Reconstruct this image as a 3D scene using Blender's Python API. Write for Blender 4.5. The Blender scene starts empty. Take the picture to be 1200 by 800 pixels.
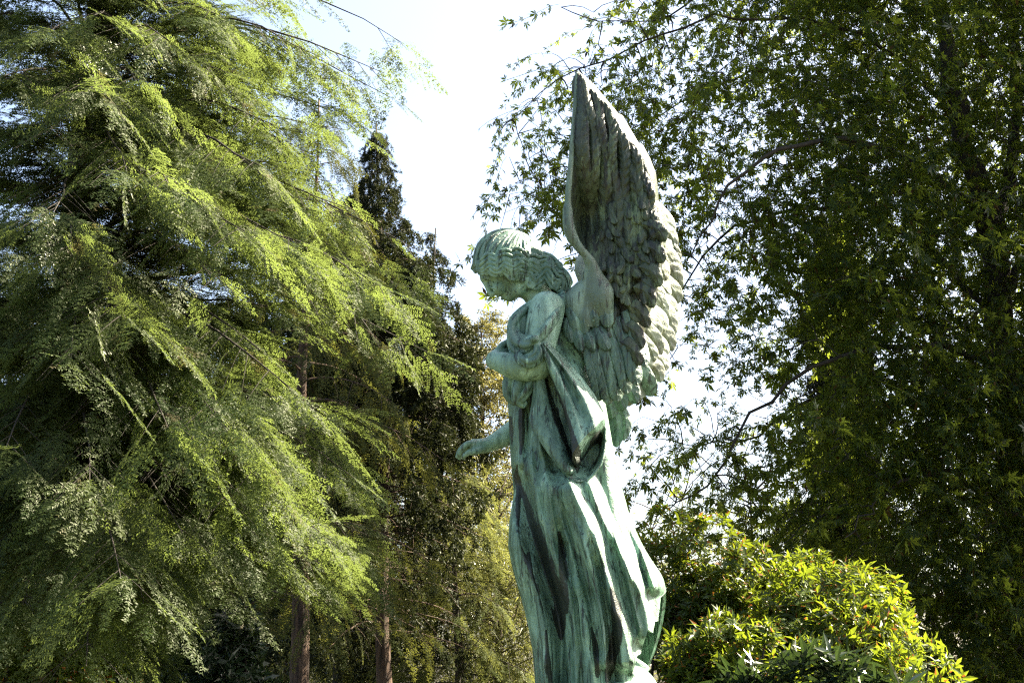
import bpy, math
import numpy as np
from mathutils import Vector

rng = np.random.default_rng(11)
scene = bpy.context.scene
COL = scene.collection

# ------------------------------------------------------------------ camera frame
F = 1667.0                       # focal length in photo pixels (50 mm on 36 mm, 1200 px wide)
PITCH = math.radians(14.0)
CP, SP = math.cos(PITCH), math.sin(PITCH)
CAMZ = 1.6
D = 7.0                          # distance of the statue
PX = D / CP / F                  # metres per photo pixel at the statue


def at(px, py, Y):
    """The point at depth Y seen at a photo position."""
    px = np.asarray(px, float); py = np.asarray(py, float); Y = np.asarray(Y, float)
    dx = px - 600.0; dv = 400.0 - py
    k = Y / (F * CP - dv * SP)
    return np.stack([dx * k, Y + 0 * px, CAMZ + (F * SP + dv * CP) * k], -1)


def proj(P):
    P = np.asarray(P, float)
    x = P[..., 0]; y = P[..., 1]; z = P[..., 2] - CAMZ
    d = y * CP + z * SP
    return 600 + F * x / d, 400 - F * (z * CP - y * SP) / d


def st(pts):
    """Statue coordinates (u right, v down, w away; photo pixels) to metres."""
    p = np.asarray(pts, float)
    return at(p[..., 0], p[..., 1], D + p[..., 2] * PX)


SUN = np.array([0.65, 0.27, 0.71]); SUN /= np.linalg.norm(SUN)

# ------------------------------------------------------------------ objects
ORIGIN = {}


def tag(o, label=None, cat=None, group=None, kind=None):
    if label: o['label'] = label
    if cat: o['category'] = cat
    if group: o['group'] = group
    if kind: o['kind'] = kind
    return o


def root(name, loc, label, cat, group=None):
    o = bpy.data.objects.new(name, None)
    o.empty_display_size = 0.3
    o.location = [float(c) for c in loc]
    COL.objects.link(o)
    ORIGIN[o.name] = np.array(loc, float)
    return tag(o, label, cat, group)


def mesh_obj(name, verts, faces, mat, parent=None, smooth=True, origin=None):
    """ONE mesh object from arrays; faces is an (n,3|4) array or a list of them."""
    verts = np.asarray(verts, np.float32)
    if parent is not None:
        org = ORIGIN[parent.name]
    else:
        org = np.zeros(3) if origin is None else np.asarray(origin, float)
    verts = verts - org.astype(np.float32)
    if not isinstance(faces, list): faces = [faces]
    faces = [np.asarray(f, np.int32) for f in faces if len(f)]
    me = bpy.data.meshes.new(name)
    me.vertices.add(len(verts)); me.vertices.foreach_set('co', verts.ravel())
    li = np.concatenate([f.ravel() for f in faces])
    tot = np.concatenate([np.full(len(f), f.shape[1], np.int32) for f in faces])
    start = np.concatenate([[0], np.cumsum(tot)[:-1]]).astype(np.int32)
    me.loops.add(len(li)); me.loops.foreach_set('vertex_index', li)
    me.polygons.add(len(tot)); me.polygons.foreach_set('loop_start', start)
    me.polygons.foreach_set('use_smooth', np.full(len(tot), smooth, bool))
    me.update(calc_edges=True)
    me.materials.append(mat)
    o = bpy.data.objects.new(name, me)
    COL.objects.link(o)
    if parent is not None:
        o.parent = parent
        ORIGIN[o.name] = org          # children share the thing's origin
    else:
        o.location = [float(c) for c in org]
        ORIGIN[o.name] = org
    return o


class Bag:
    """Collects pieces that belong to one mesh."""
    def __init__(self): self.v = []; self.f = []; self.n = 0
    def add(self, v, f):
        v = np.asarray(v, float).reshape(-1, 3)
        if not isinstance(f, list): f = [f]
        for q in f:
            q = np.asarray(q, np.int64)
            if len(q): self.f.append(q + self.n)
        self.v.append(v); self.n += len(v)
    def build(self, name, mat, parent=None, smooth=True, origin=None):
        t = [f for f in self.f if f.shape[1] == 3]; q = [f for f in self.f if f.shape[1] == 4]
        fs = []
        if t: fs.append(np.concatenate(t))
        if q: fs.append(np.concatenate(q))
        return mesh_obj(name, np.concatenate(self.v), fs, mat, parent, smooth, origin)


def spline(P, n):
    """Catmull-Rom through the control points, n samples."""
    P = np.asarray(P, float)
    if len(P) == 2:
        t = np.linspace(0, 1, n)[:, None]
        return P[0] * (1 - t) + P[1] * t
    Q = np.vstack([2 * P[0] - P[1], P, 2 * P[-1] - P[-2]])
    s = np.linspace(0, len(P) - 1, n); i = np.minimum(s.astype(int), len(P) - 2); t = (s - i)[:, None]
    a, b, c, d = Q[i], Q[i + 1], Q[i + 2], Q[i + 3]
    return 0.5 * (2 * b + (c - a) * t + (2 * a - 5 * b + 4 * c - d) * t ** 2 + (3 * b - a - 3 * c + d) * t ** 3)


def grid_faces(nr, nc, closed=False):
    i = np.arange(nr - 1)[:, None]; j = np.arange(nc if closed else nc - 1)[None, :]
    j2 = (j + 1) % nc
    return np.stack([i * nc + j, i * nc + j2, (i + 1) * nc + j2, (i + 1) * nc + j], -1).reshape(-1, 4)


def tube(path, radii, sides=6, cap=True):
    """Round tube along a polyline; returns verts, faces."""
    P = np.asarray(path, float); n = len(P)
    R = np.broadcast_to(np.asarray(radii, float), (n,))
    T = np.gradient(P, axis=0); T /= np.linalg.norm(T, axis=1, keepdims=True) + 1e-9
    up = np.array([0.13, 0.31, 0.94]) if abs(T[0, 2]) < 0.9 else np.array([0.95, 0.2, 0.1])
    A = np.cross(T, up); A /= np.linalg.norm(A, axis=1, keepdims=True) + 1e-9
    B = np.cross(T, A)
    th = np.arange(sides) * 2 * math.pi / sides
    V = P[:, None] + R[:, None, None] * (np.cos(th)[None, :, None] * A[:, None] + np.sin(th)[None, :, None] * B[:, None])
    f = grid_faces(n, sides, True)
    V = V.reshape(-1, 3)
    if cap:
        V = np.vstack([V, P[0], P[-1]])
        j = np.arange(sides); k = (j + 1) % sides
        c0 = np.stack([k, j, np.full(sides, n * sides)], -1)
        c1 = np.stack([(n - 1) * sides + j, (n - 1) * sides + k, np.full(sides, n * sides + 1)], -1)
        return V, [f, np.vstack([c0, c1])]
    return V, [f]


# ------------------------------------------------------------------ signed-distance sculpting
class Clay:
    """A little clay: smooth unions of tubes and ellipsoids on a grid, meshed by surface nets. Metres."""
    def __init__(self, lo, hi, h):
        self.lo = np.asarray(lo, float); self.h = h
        n = np.ceil((np.asarray(hi) - self.lo) / h).astype(int) + 1
        self.V = np.full(n, 0.5, np.float32)
        self.ax = [self.lo[i] + h * np.arange(n[i]) for i in range(3)]

    def _box(self, lo, hi, pad):
        sl = []
        for i in range(3):
            a = int(max(0, math.floor((lo[i] - pad - self.lo[i]) / self.h)))
            b = int(min(self.V.shape[i], math.ceil((hi[i] + pad - self.lo[i]) / self.h) + 1))
            if b <= a: return None, None
            sl.append(slice(a, b))
        g = np.stack(np.meshgrid(*[self.ax[i][sl[i]] for i in range(3)], indexing='ij'), -1).astype(np.float32)
        return tuple(sl), g

    def _mix(self, sl, d, k, cut):
        a = self.V[sl]
        if cut: a = -a; 
        if k > 0:
            h = np.clip(0.5 + 0.5 * (a - d) / k, 0, 1)
            r = a * (1 - h) + d * h - k * h * (1 - h)
        else: r = np.minimum(a, d)
        self.V[sl] = -r if cut else r

    def tube(self, P, R, k=0.0, n=None, flat=None, cut=False):
        """P in metres, R radii in metres."""
        P = np.asarray(P, float); R = np.broadcast_to(np.asarray(R, float), (len(P),))
        if n:
            Q = spline(np.hstack([P, R[:, None]]), n); P, R = Q[:, :3], Q[:, 3]
        if len(P) > 8 and k < 0.0012:               # thin hard-edged chains go in piece by piece
            for i in range(0, len(P) - 1, 6): self.tube(P[i:i + 7], R[i:i + 7], k, cut=cut)
            return
        sl, g = self._box(P.min(0), P.max(0), R.max() + k + 2 * self.h)
        if sl is None: return
        d = np.full(g.shape[:3], 9.0, np.float32)
        for a, b, ra, rb in zip(P[:-1], P[1:], R[:-1], R[1:]):
            ab = (b - a).astype(np.float32); L2 = float(ab @ ab) + 1e-12
            pa = g - a.astype(np.float32)
            t = np.clip((pa @ ab) / L2, 0, 1)
            q = pa - t[..., None] * ab
            d = np.minimum(d, np.sqrt((q * q).sum(-1)) - (ra + (rb - ra) * t))
        self._mix(sl, d, k, cut)

    def ball(self, c, r, k=0.0, axes=None, cut=False):
        """Ellipsoid: centre and radii in metres, axes rows = directions."""
        c = np.asarray(c, float); r = np.asarray(r, float) * np.ones(3)
        sl, g = self._box(c - r.max(), c + r.max(), k + 2 * self.h)
        if sl is None: return
        p = g - c.astype(np.float32)
        if axes is not None: p = p @ np.asarray(axes, np.float32).T
        k0 = np.sqrt(((p / r) ** 2).sum(-1)); k1 = np.sqrt(((p / r ** 2) ** 2).sum(-1)) + 1e-9
        self._mix(sl, (k0 * (k0 - 1) / k1).astype(np.float32), k, cut)

    def mesh(self):
        V = self.V; s = V < 0
        c = np.zeros([x - 1 for x in V.shape], np.int8)
        off = [(i, j, k) for i in (0, 1) for j in (0, 1) for k in (0, 1)]
        N = c.shape
        for o in off: c += s[o[0]:o[0] + N[0], o[1]:o[1] + N[1], o[2]:o[2] + N[2]]
        idx = np.argwhere((c > 0) & (c < 8))
        acc = np.zeros((len(idx), 3)); cnt = np.zeros(len(idx))
        for o in off:
            for ax in range(3):
                if o[ax] == 0:
                    e = list(o); e[ax] = 1
                    A = idx + o; B = idx + e
                    va = V[A[:, 0], A[:, 1], A[:, 2]]; vb = V[B[:, 0], B[:, 1], B[:, 2]]
                    m = (va < 0) != (vb < 0)
                    t = np.where(m, va / np.where(m, va - vb, 1), 0)
                    p = np.array(o, float)[None] + t[:, None] * (np.array(e) - np.array(o))[None]
                    acc += p * m[:, None]; cnt += m
        verts = (idx + acc / cnt[:, None]) * self.h + self.lo
        ids = np.full(N, -1, np.int32); ids[idx[:, 0], idx[:, 1], idx[:, 2]] = np.arange(len(idx))
        quads = []
        for ax in range(3):
            b, d = (ax + 1) % 3, (ax + 2) % 3
            n = list(V.shape); n[ax] -= 1
            s0 = s[tuple(slice(0, n[i]) if i == ax else slice(None) for i in range(3))]
            s1 = s[tuple(slice(1, None) if i == ax else slice(None) for i in range(3))]
            E = np.argwhere(s0 != s1)
            E = E[(E[:, b] > 0) & (E[:, d] > 0) & (E[:, b] < V.shape[b] - 1) & (E[:, d] < V.shape[d] - 1)]
            q = []
            for ob, od in ((-1, -1), (0, -1), (0, 0), (-1, 0)):
                C = E.copy(); C[:, b] += ob; C[:, d] += od
                q.append(ids[C[:, 0], C[:, 1], C[:, 2]])
            q = np.stack(q, -1)
            flip = ~s0[E[:, 0], E[:, 1], E[:, 2]]
            q[flip] = q[flip][:, ::-1]
            quads.append(q)
        q = np.concatenate(quads); q = q[(q >= 0).all(1)]
        return verts, q


# ------------------------------------------------------------------ materials
def new_mat(name):
    m = bpy.data.materials.new(name); m.use_nodes = True
    nt = m.node_tree
    for n in list(nt.nodes): nt.nodes.remove(n)
    return m, nt


def nd(nt, kind, **kw):
    n = nt.nodes.new(kind)
    for k, v in kw.items():
        if k.startswith('i_'):
            key = k[2:]
            n.inputs[int(key) if key.isdigit() else key.replace('_', ' ')].default_value = v
        else: setattr(n, k, v)
    return n


def ramp(nt, src, stops):
    r = nt.nodes.new('ShaderNodeValToRGB')
    e = r.color_ramp.elements
    while len(e) > 1: e.remove(e[-1])
    for i, (p, c) in enumerate(stops):
        x = e[0] if i == 0 else e.new(p)
        x.position = p
        x.color = (c, c, c, 1) if isinstance(c, (int, float)) else (*c, 1)
    nt.links.new(src, r.inputs[0])
    return r.outputs[0]


def mixc(nt, fac, a, b, mode='MIX'):
    m = nt.nodes.new('ShaderNodeMix'); m.data_type = 'RGBA'; m.blend_type = mode
    for s, v in ((m.inputs[0], fac), (m.inputs[6], a), (m.inputs[7], b)):
        if hasattr(v, 'is_linked'): nt.links.new(v, s)
        elif isinstance(v, (int, float)): s.default_value = v
        else: s.default_value = (*v, 1)
    return m.outputs[2]


def noise(nt, scale, detail=4, rough=0.55, vec=None, stretch=None, distortion=0.0, where='Object'):
    tc = nt.nodes.new('ShaderNodeTexCoord')
    src = tc.outputs[where]
    if stretch is not None:
        mp = nt.nodes.new('ShaderNodeMapping'); mp.inputs['Scale'].default_value = stretch
        nt.links.new(src, mp.inputs[0]); src = mp.outputs[0]
    n = nd(nt, 'ShaderNodeTexNoise', i_Scale=scale, i_Detail=detail, i_Roughness=rough, i_Distortion=distortion)
    nt.links.new(src, n.inputs['Vector'])
    return n.outputs['Fac']


def patina(name, light, mid, dark, dirt=0.5, warm=0.0, streak=1.0, rough=0.52):
    """Weathered copper-green bronze: pale verdigris, bluish green, black crusts running down in streaks, brown metal, pits."""
    m, nt = new_mat(name)
    L = nt.links
    a = noise(nt, 5.0, 6, 0.62)
    b = noise(nt, 2.2, 5, 0.6, stretch=(5.5, 5.5, 0.75), distortion=0.35)
    c = noise(nt, 7.0, 6, 0.7, stretch=(4.0, 4.0, 0.6), distortion=0.5)
    f = noise(nt, 60.0, 3, 0.6)
    col = mixc(nt, ramp(nt, a, [(0.35, 0.0), (0.66, 1.0)]), mid, light)
    st1 = ramp(nt, b, [(0.50 - 0.12 * dirt, 0.0), (0.60 - 0.10 * dirt, 1.0)])
    grime = tuple(0.45 * x + 0.55 * y for x, y in zip(dark, mid))
    mul = nd(nt, 'ShaderNodeMath', operation='MULTIPLY'); L.new(st1, mul.inputs[0]); mul.inputs[1].default_value = 0.75 * streak
    col = mixc(nt, mul.outputs[0], col, grime)
    st2 = ramp(nt, c, [(0.60 - 0.08 * dirt, 0.0), (0.67 - 0.08 * dirt, 1.0)])
    mul2 = nd(nt, 'ShaderNodeMath', operation='MULTIPLY'); L.new(st2, mul2.inputs[0]); mul2.inputs[1].default_value = 0.85 * streak
    col = mixc(nt, mul2.outputs[0], col, dark)
    # thin runs left by rain, black ones and chalky ones
    d1 = ramp(nt, noise(nt, 6.0, 4, 0.6, stretch=(9.0, 9.0, 0.45), distortion=0.3), [(0.60 - 0.04 * dirt, 0.0), (0.65 - 0.04 * dirt, 0.8 * streak)])
    col = mixc(nt, d1, col, dark)
    d2 = ramp(nt, noise(nt, 5.0, 4, 0.6, stretch=(8.0, 8.0, 0.5), distortion=0.2, where='Generated' if False else 'Object'), [(0.30, 0.55), (0.36, 0.0)])
    col = mixc(nt, d2, col, tuple(min(0.62, 1.35 * x + 0.03) for x in light))
    if warm > 0:
        w = ramp(nt, noise(nt, 9.0, 5, 0.65, stretch=(1, 1, 0.5)), [(0.47, 0.0), (0.62, warm)])
        col = mixc(nt, w, col, (0.13, 0.085, 0.028))
    pit = ramp(nt, f, [(0.66, 0.0), (0.72, 0.8)])
    col = mixc(nt, pit, col, dark)
    # black strokes laid on chosen spots by a mesh attribute
    at_ = nd(nt, 'ShaderNodeAttribute', attribute_name='black_tone')
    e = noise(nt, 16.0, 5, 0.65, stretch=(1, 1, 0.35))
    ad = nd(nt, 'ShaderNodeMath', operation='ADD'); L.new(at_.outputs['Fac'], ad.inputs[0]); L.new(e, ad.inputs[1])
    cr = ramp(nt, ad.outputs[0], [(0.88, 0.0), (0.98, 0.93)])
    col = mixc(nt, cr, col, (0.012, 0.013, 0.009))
    p = nd(nt, 'ShaderNodeBsdfPrincipled', i_Roughness=rough, i_Metallic=0.0)
    L.new(col, p.inputs['Base Color'])
    rr = ramp(nt, b, [(0.3, rough + 0.08), (0.7, rough - 0.18)])
    L.new(rr, p.inputs['Roughness'])
    g = noise(nt, 130.0, 4, 0.6); h = noise(nt, 14.0, 4, 0.6)
    add = nd(nt, 'ShaderNodeMath', operation='MULTIPLY_ADD'); L.new(h, add.inputs[0]); add.inputs[1].default_value = 2.0; L.new(g, add.inputs[2])
    bp = nd(nt, 'ShaderNodeBump', i_Strength=0.7, i_Distance=0.007)
    L.new(add.outputs[0], bp.inputs['Height']); L.new(bp.outputs[0], p.inputs['Normal'])
    o = nd(nt, 'ShaderNodeOutputMaterial'); L.new(p.outputs[0], o.inputs[0])
    return m


def leafmat(name, c1, c2, c3=None, trans=(0.16, 0.28, 0.02), tw=0.45, gloss=0.03, rough=0.4, scale=1.2, fres=0.35, dead=None):
    """Leaves: a body colour that varies from leaf to leaf and branch to branch, light through the blade, a little wax shine."""
    m, nt = new_mat(name); L = nt.links
    geo = nd(nt, 'ShaderNodeNewGeometry')
    n = noise(nt, scale, 3, 0.6, where='Object')
    col = mixc(nt, ramp(nt, n, [(0.35, 0.0), (0.65, 1.0)]), c1, c2)
    col = mixc(nt, ramp(nt, geo.outputs['Random Per Island'], [(0.0, 0.0), (1.0, 0.55)]), col, c2)
    tcol = mixc(nt, ramp(nt, n, [(0.35, 0.0), (0.65, 1.0)]), trans, tuple(x * 0.55 for x in trans))
    if c3 is not None:
        sel = ramp(nt, geo.outputs['Random Per Island'], [(0.955, 0.0), (0.965, 1.0)])  # unseen leafy ring added behind the camera to block low sky light
        col = mixc(nt, sel, col, c3); tcol = mixc(nt, sel, tcol, c3)
    if dead is not None:                            # browned sprays here and there
        n2 = ramp(nt, noise(nt, 3.1, 3, 0.6), [(0.63, 0.0), (0.69, 0.75)])
        col = mixc(nt, n2, col, dead); tcol = mixc(nt, n2, tcol, dead)
    d = nd(nt, 'ShaderNodeBsdfDiffuse'); L.new(col, d.inputs[0])
    t = nd(nt, 'ShaderNodeBsdfTranslucent'); L.new(tcol, t.inputs[0])
    x = nd(nt, 'ShaderNodeMixShader'); x.inputs[0].default_value = tw
    L.new(d.outputs[0], x.inputs[1]); L.new(t.outputs[0], x.inputs[2])
    g = nd(nt, 'ShaderNodeBsdfGlossy', i_Roughness=rough); g.inputs[0].default_value = (0.95, 0.95, 0.85, 1)
    fr = nd(nt, 'ShaderNodeFresnel', i_IOR=1.4)
    y = nd(nt, 'ShaderNodeMixShader')
    mm = nd(nt, 'ShaderNodeMath', operation='MULTIPLY_ADD'); L.new(fr.outputs[0], mm.inputs[0]); mm.inputs[1].default_value = fres; mm.inputs[2].default_value = gloss
    L.new(mm.outputs[0], y.inputs[0]); L.new(x.outputs[0], y.inputs[1]); L.new(g.outputs[0], y.inputs[2])
    o = nd(nt, 'ShaderNodeOutputMaterial'); L.new(y.outputs[0], o.inputs[0])
    return m


def barkmat(name, c1, c2, scale=6.0):
    m, nt = new_mat(name); L = nt.links
    a = noise(nt, scale, 6, 0.7, stretch=(3, 3, 0.45), distortion=0.3)
    col = mixc(nt, ramp(nt, a, [(0.38, 0.0), (0.62, 1.0)]), c1, c2)
    p = nd(nt, 'ShaderNodeBsdfPrincipled', i_Roughness=0.9); L.new(col, p.inputs[0])
    bp = nd(nt, 'ShaderNodeBump', i_Strength=0.9, i_Distance=0.03); L.new(a, bp.inputs['Height']); L.new(bp.outputs[0], p.inputs['Normal'])
    o = nd(nt, 'ShaderNodeOutputMaterial'); L.new(p.outputs[0], o.inputs[0])
    return m
# ================================================================== the bronze angel
M_body = patina('bronze_skin', (0.32, 0.49, 0.37), (0.16, 0.29, 0.20), (0.015, 0.026, 0.017), dirt=0.25, streak=0.85)
M_hair = patina('bronze_hair', (0.27, 0.41, 0.295), (0.10, 0.195, 0.13), (0.013, 0.021, 0.013), dirt=0.55, streak=0.9)
M_robe = patina('bronze_robe', (0.31, 0.50, 0.355), (0.11, 0.215, 0.14), (0.008, 0.014, 0.009), dirt=0.62)
M_cloth = patina('bronze_cloth', (0.27, 0.44, 0.33), (0.085, 0.175, 0.125), (0.009, 0.017, 0.012), dirt=0.65)
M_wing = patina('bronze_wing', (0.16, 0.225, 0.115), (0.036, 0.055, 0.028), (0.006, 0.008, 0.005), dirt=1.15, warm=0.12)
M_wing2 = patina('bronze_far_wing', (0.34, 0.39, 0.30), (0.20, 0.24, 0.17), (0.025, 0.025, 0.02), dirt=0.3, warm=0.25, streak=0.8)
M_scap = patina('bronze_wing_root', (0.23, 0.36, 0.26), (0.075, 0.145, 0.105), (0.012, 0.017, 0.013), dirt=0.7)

angel = root('angel_statue', at(690, 812, D + 10 * PX),
             'green bronze winged angel with bowed head and one arm held out', 'statue')
R = PX


def C(P, k=0.0, n=None, clay=None, cut=False):
    """Tube given as rows (u, v, w, radius px)."""
    P = np.asarray(P, float)
    clay.tube(st(P[:, :3]), P[:, 3] * R, k=k, n=n, cut=cut)


def rowP(*rows): return np.array(rows, float)


# ---------------- body: head, neck, trunk, arms and hands, one continuous mesh
lo = st([[526, 572, -84]])[0]; hi = st([[700, 262, 84]])[0]
lo = np.minimum(lo, hi) - 0.03; hi = np.maximum(st([[526, 572, -84]])[0], st([[700, 262, 84]])[0]) + 0.03
K = Clay(lo, hi, 0.0034)
fw = np.array([-0.70, 0, -0.72]); dn = np.array([0.72, 0, -0.70]); sd = np.array([0, 1.0, 0])   # face: forward, down, sideways (metres axes x,y,z)
FA = np.array([fw, dn, sd])
def B(c, r, k=0.0, axes=None, cut=False): K.ball(st(np.array(c, float)), np.array(r, float) * R, k * R, axes, cut)

B((594, 306, 0), (36, 27, 35))
B((591.5, 323.5, 0), (20, 30, 21.5), 8, FA)
C([(596.5, 346, -3, 6.2), (596.5, 346, 3, 6.2)], 5 * R, clay=K)                              # chin
for s in (-1, 1):
    C([(598, 345, 4 * s, 6.5), (607, 339, 13 * s, 8), (615, 328, 18 * s, 9)], 6 * R, clay=K)   # jaw
    B((585, 337, 11.5 * s), (8, 8.5, 8), 5)                                                   # cheek
    C([(565.5, 324.5, 3 * s, 2.6), (568.5, 325.0, 8 * s, 3.0), (575, 326, 15 * s, 2.6)], 4 * R, clay=K)   # brow ridge
    B((572.6, 333.4, 9.5 * s), (5.0, 4.4, 6.2), 2, cut=True)                                  # eye socket
    B((577.2, 332.0, 9.6 * s), (4.3, 4.2, 4.8), 0.4)                                          # closed lid
    C([(570.6, 331.0, 5.4 * s, 1.0), (573.0, 335.6, 10.0 * s, 1.3), (578.4, 338.4, 14.6 * s, 1.0)], 0.3 * R, clay=K)  # lower edge of the lid
    C([(571.0, 332.6, 6.0 * s, 0.8), (574.0, 337.4, 10.6 * s, 1.0), (579.2, 339.6, 15.2 * s, 0.8)], 0.3 * R, cut=True, clay=K)   # slit under the lid
    C([(569.6, 327.6, 5.0 * s, 0.7), (575.0, 327.8, 11 * s, 0.9), (581.5, 332.5, 16.5 * s, 0.7)], 0.3 * R, cut=True, clay=K)   # crease above the lid
    B((579.8, 343.6, 3.4 * s), (2.8, 2.4, 2.4), 1.5)                                          # nostril wing
C([(566.5, 327.5, 0, 3.4), (570.5, 334.0, 0, 3.3), (574.0, 341.4, 0, 3.6), (576.4, 345.4, 0, 3.3)], 3.0 * R, n=10, clay=K)   # nose
C([(584.6, 345.6, -6.2, 1.2), (583.8, 346.0, -2.4, 2.2), (584.2, 345.4, 0, 1.8), (583.8, 346.0, 2.4, 2.2), (584.6, 345.6, 6.2, 1.2)], 1.2 * R, clay=K)
B((586.0, 343.2, 0), (4.6, 8.5, 4.2), 2.0)
C([(588.6, 347.6, -5.4, 1.3), (588.6, 349.4, 0, 2.5), (588.6, 347.6, 5.4, 1.3)], 1.2 * R, n=8, clay=K)
C([(587.0, 346.6, -7.5, 1.3), (586.0, 348.9, 0, 1.3), (587.0, 346.6, 7.5, 1.3)], 0.3 * R, cut=True, clay=K)
# neck and trunk
C([(616, 318, 0, 17), (625, 338, 0, 16.5), (636, 356, 0, 18), (642, 376, 0, 26)], 9 * R, n=12, clay=K)
C([(638, 371, -38, 17), (642, 370, 0, 22), (640, 371, 38, 17)], 10 * R, clay=K)
B((641, 405, 0), (34, 36, 46), 10)
B((646, 455, 0), (36, 33, 50), 12)
# near arm: hangs from the shoulder, the forearm folded across the breast
C([(641, 362, -46, 20.5), (637, 380, -53, 20), (633, 404, -58, 18), (630, 427, -60, 16.8)], 8 * R, n=14, clay=K)
C([(630, 427, -60, 16.8), (616, 430, -60, 16.2), (600, 428, -55, 14.6), (584, 423.5, -45, 11.0), (580, 422, -38, 9.6)], 4 * R, n=14, clay=K)
C([(580, 422, -38, 9.4), (582, 419, -27, 9.6), (588, 415.5, -19, 9.0)], 5 * R, n=8, clay=K)   # back of the hand, turned in to the breast
for i, (dv, ln) in enumerate(((-6.5, 0.93), (-2.2, 1.06), (2.2, 1.0), (6.3, 0.84))):
    a = np.array([587, 415.5 + dv, -17.0]); b = a + np.array([9, -4 + 0.3 * dv, 3]) * ln; c = a + np.array([16, -7 + 0.2 * dv, 11]) * ln
    C([(*a, 3.3), (*b, 3.1), (*c, 2.6)], 1.2 * R, n=7, clay=K)
C([(582, 413, -26, 4.0), (588, 405, -24, 3.8), (594, 400.5, -20, 3.0)], 2 * R, n=7, clay=K)   # thumb
# far arm, lowered and held out, palm to the side
C([(642, 370, 42, 19), (640, 415, 56, 17), (632, 470, 60, 15.5), (612, 497, 52, 14.5), (592, 511, 42, 12.0), (573, 520.5, 34, 8.6), (566, 522.5, 32, 8.0)], 6 * R, n=26, clay=K)
C([(568, 521.8, 32, 8.0), (561, 522.5, 29, 8.6), (555.5, 522.8, 26, 7.6)], 3 * R, n=7, clay=K)
C([(555, 518.6, 25, 4.2), (554, 521.5, 31, 4.4), (554.5, 524.5, 36, 3.8)], 3 * R, clay=K)    # knuckles
FING = [[(554.5, 519.0, 21.5, 3.7), (547.5, 520.2, 18.5, 3.4), (541.5, 526.0, 19.5, 3.0), (539.0, 532.0, 22, 2.3)],
        [(553.2, 519.8, 26.5, 3.8), (545.5, 521.4, 24.5, 3.5), (538.8, 528.2, 26.0, 3.1), (536.0, 535.0, 28, 2.3)],
        [(553.6, 521.4, 31.5, 3.6), (546.4, 523.6, 31.0, 3.3), (540.6, 530.4, 33.0, 2.9), (538.6, 536.6, 35, 2.2)],
        [(554.6, 523.8, 36.0, 3.2), (549.0, 526.4, 36.5, 2.9), (544.8, 531.8, 38.0, 2.6), (543.2, 536.6, 39.5, 2.0)]]
for P in FING: C(P, 1.0 * R, n=12, clay=K)
C([(565, 525.5, 25.5, 4.6), (558.0, 528.6, 19.0, 4.2), (549.5, 530.0, 16.5, 3.5), (543.5, 534.2, 18.0, 2.6)], 2.4 * R, n=12, clay=K)
v, f = K.mesh()
mesh_obj('body', v, f, M_body, angel)

# ---------------- hair
lo = st([[540, 360, -46]])[0] - 0.02; hi = st([[684, 260, 46]])[0] + 0.02
K = Clay(np.minimum(lo, hi), np.maximum(lo, hi), 0.0030)
HC = np.array([594.0, 306.0, 0.0]); HR = np.array([38.0, 36.5, 29.0])


def onskull(dirs, lift=0.0):
    d = np.asarray(dirs, float); d = d / np.linalg.norm(d / HR, axis=-1, keepdims=True)
    n = d / np.linalg.norm(d, axis=-1, keepdims=True)
    return HC + d + n * lift


# the cap: combed from the crown to the wreath of waves; open over the face
kd = np.array([0.42, -0.90, 0.0]); kd /= np.linalg.norm(kd)
e1 = np.array([-0.90, -0.42, 0.0]); e2 = np.array([0, 0, -1.0])
NS = 58
for i in range(NS):
    phi = 2 * math.pi * (i + 0.35 * rng.random()) / NS
    ph = (phi + math.pi) % (2 * math.pi) - math.pi
    pol = np.interp(abs(ph), [0, 0.6, 1.2, 1.7, 2.4, 3.15], [118, 108, 88, 78, 70, 66])
    pts = []
    for t in np.linspace(0.02, 1, 12):
        a = math.radians(pol * t); b = ph + 0.16 * math.sin(3.2 * t + i) * t
        dd = kd * math.cos(a) + (e1 * math.cos(b) + e2 * math.sin(b)) * math.sin(a)
        pts.append(onskull(dd, 0.1 + 0.7 * math.sin(t * 7 + i * 2.3)))
    rad = (1.0 + 1.3 * np.sin(np.linspace(0.25, 1.9, 12))) * rng.uniform(0.8, 1.2)
    K.tube(st(np.array(pts)), rad * R, k=0.25 * R)
for s_ in range(1):
    K.ball(st(HC + np.array([2, -2, 0])), np.array([HR[0], HR[2], HR[1]]) * R * 0.90, 0.3 * R)
# cut the cap away from the face
K.ball(st(np.array([573.0, 346.0, 0.0])), np.array([30, 40, 25]) * R, 0.0, np.array([fw, sd, dn]), cut=True)


def near_w(u, v, lift):
    q = 1 - ((u - 594) / 38.0) ** 2 - ((v - 306) / 36.5) ** 2
    return -29 * math.sqrt(max(q, 0.0)) - lift


def zz(P):   # zoom coordinates of the study sheet to photo pixels
    return [(540 + a / 8.0, 260 + b / 8.0) for a, b in P]


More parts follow.
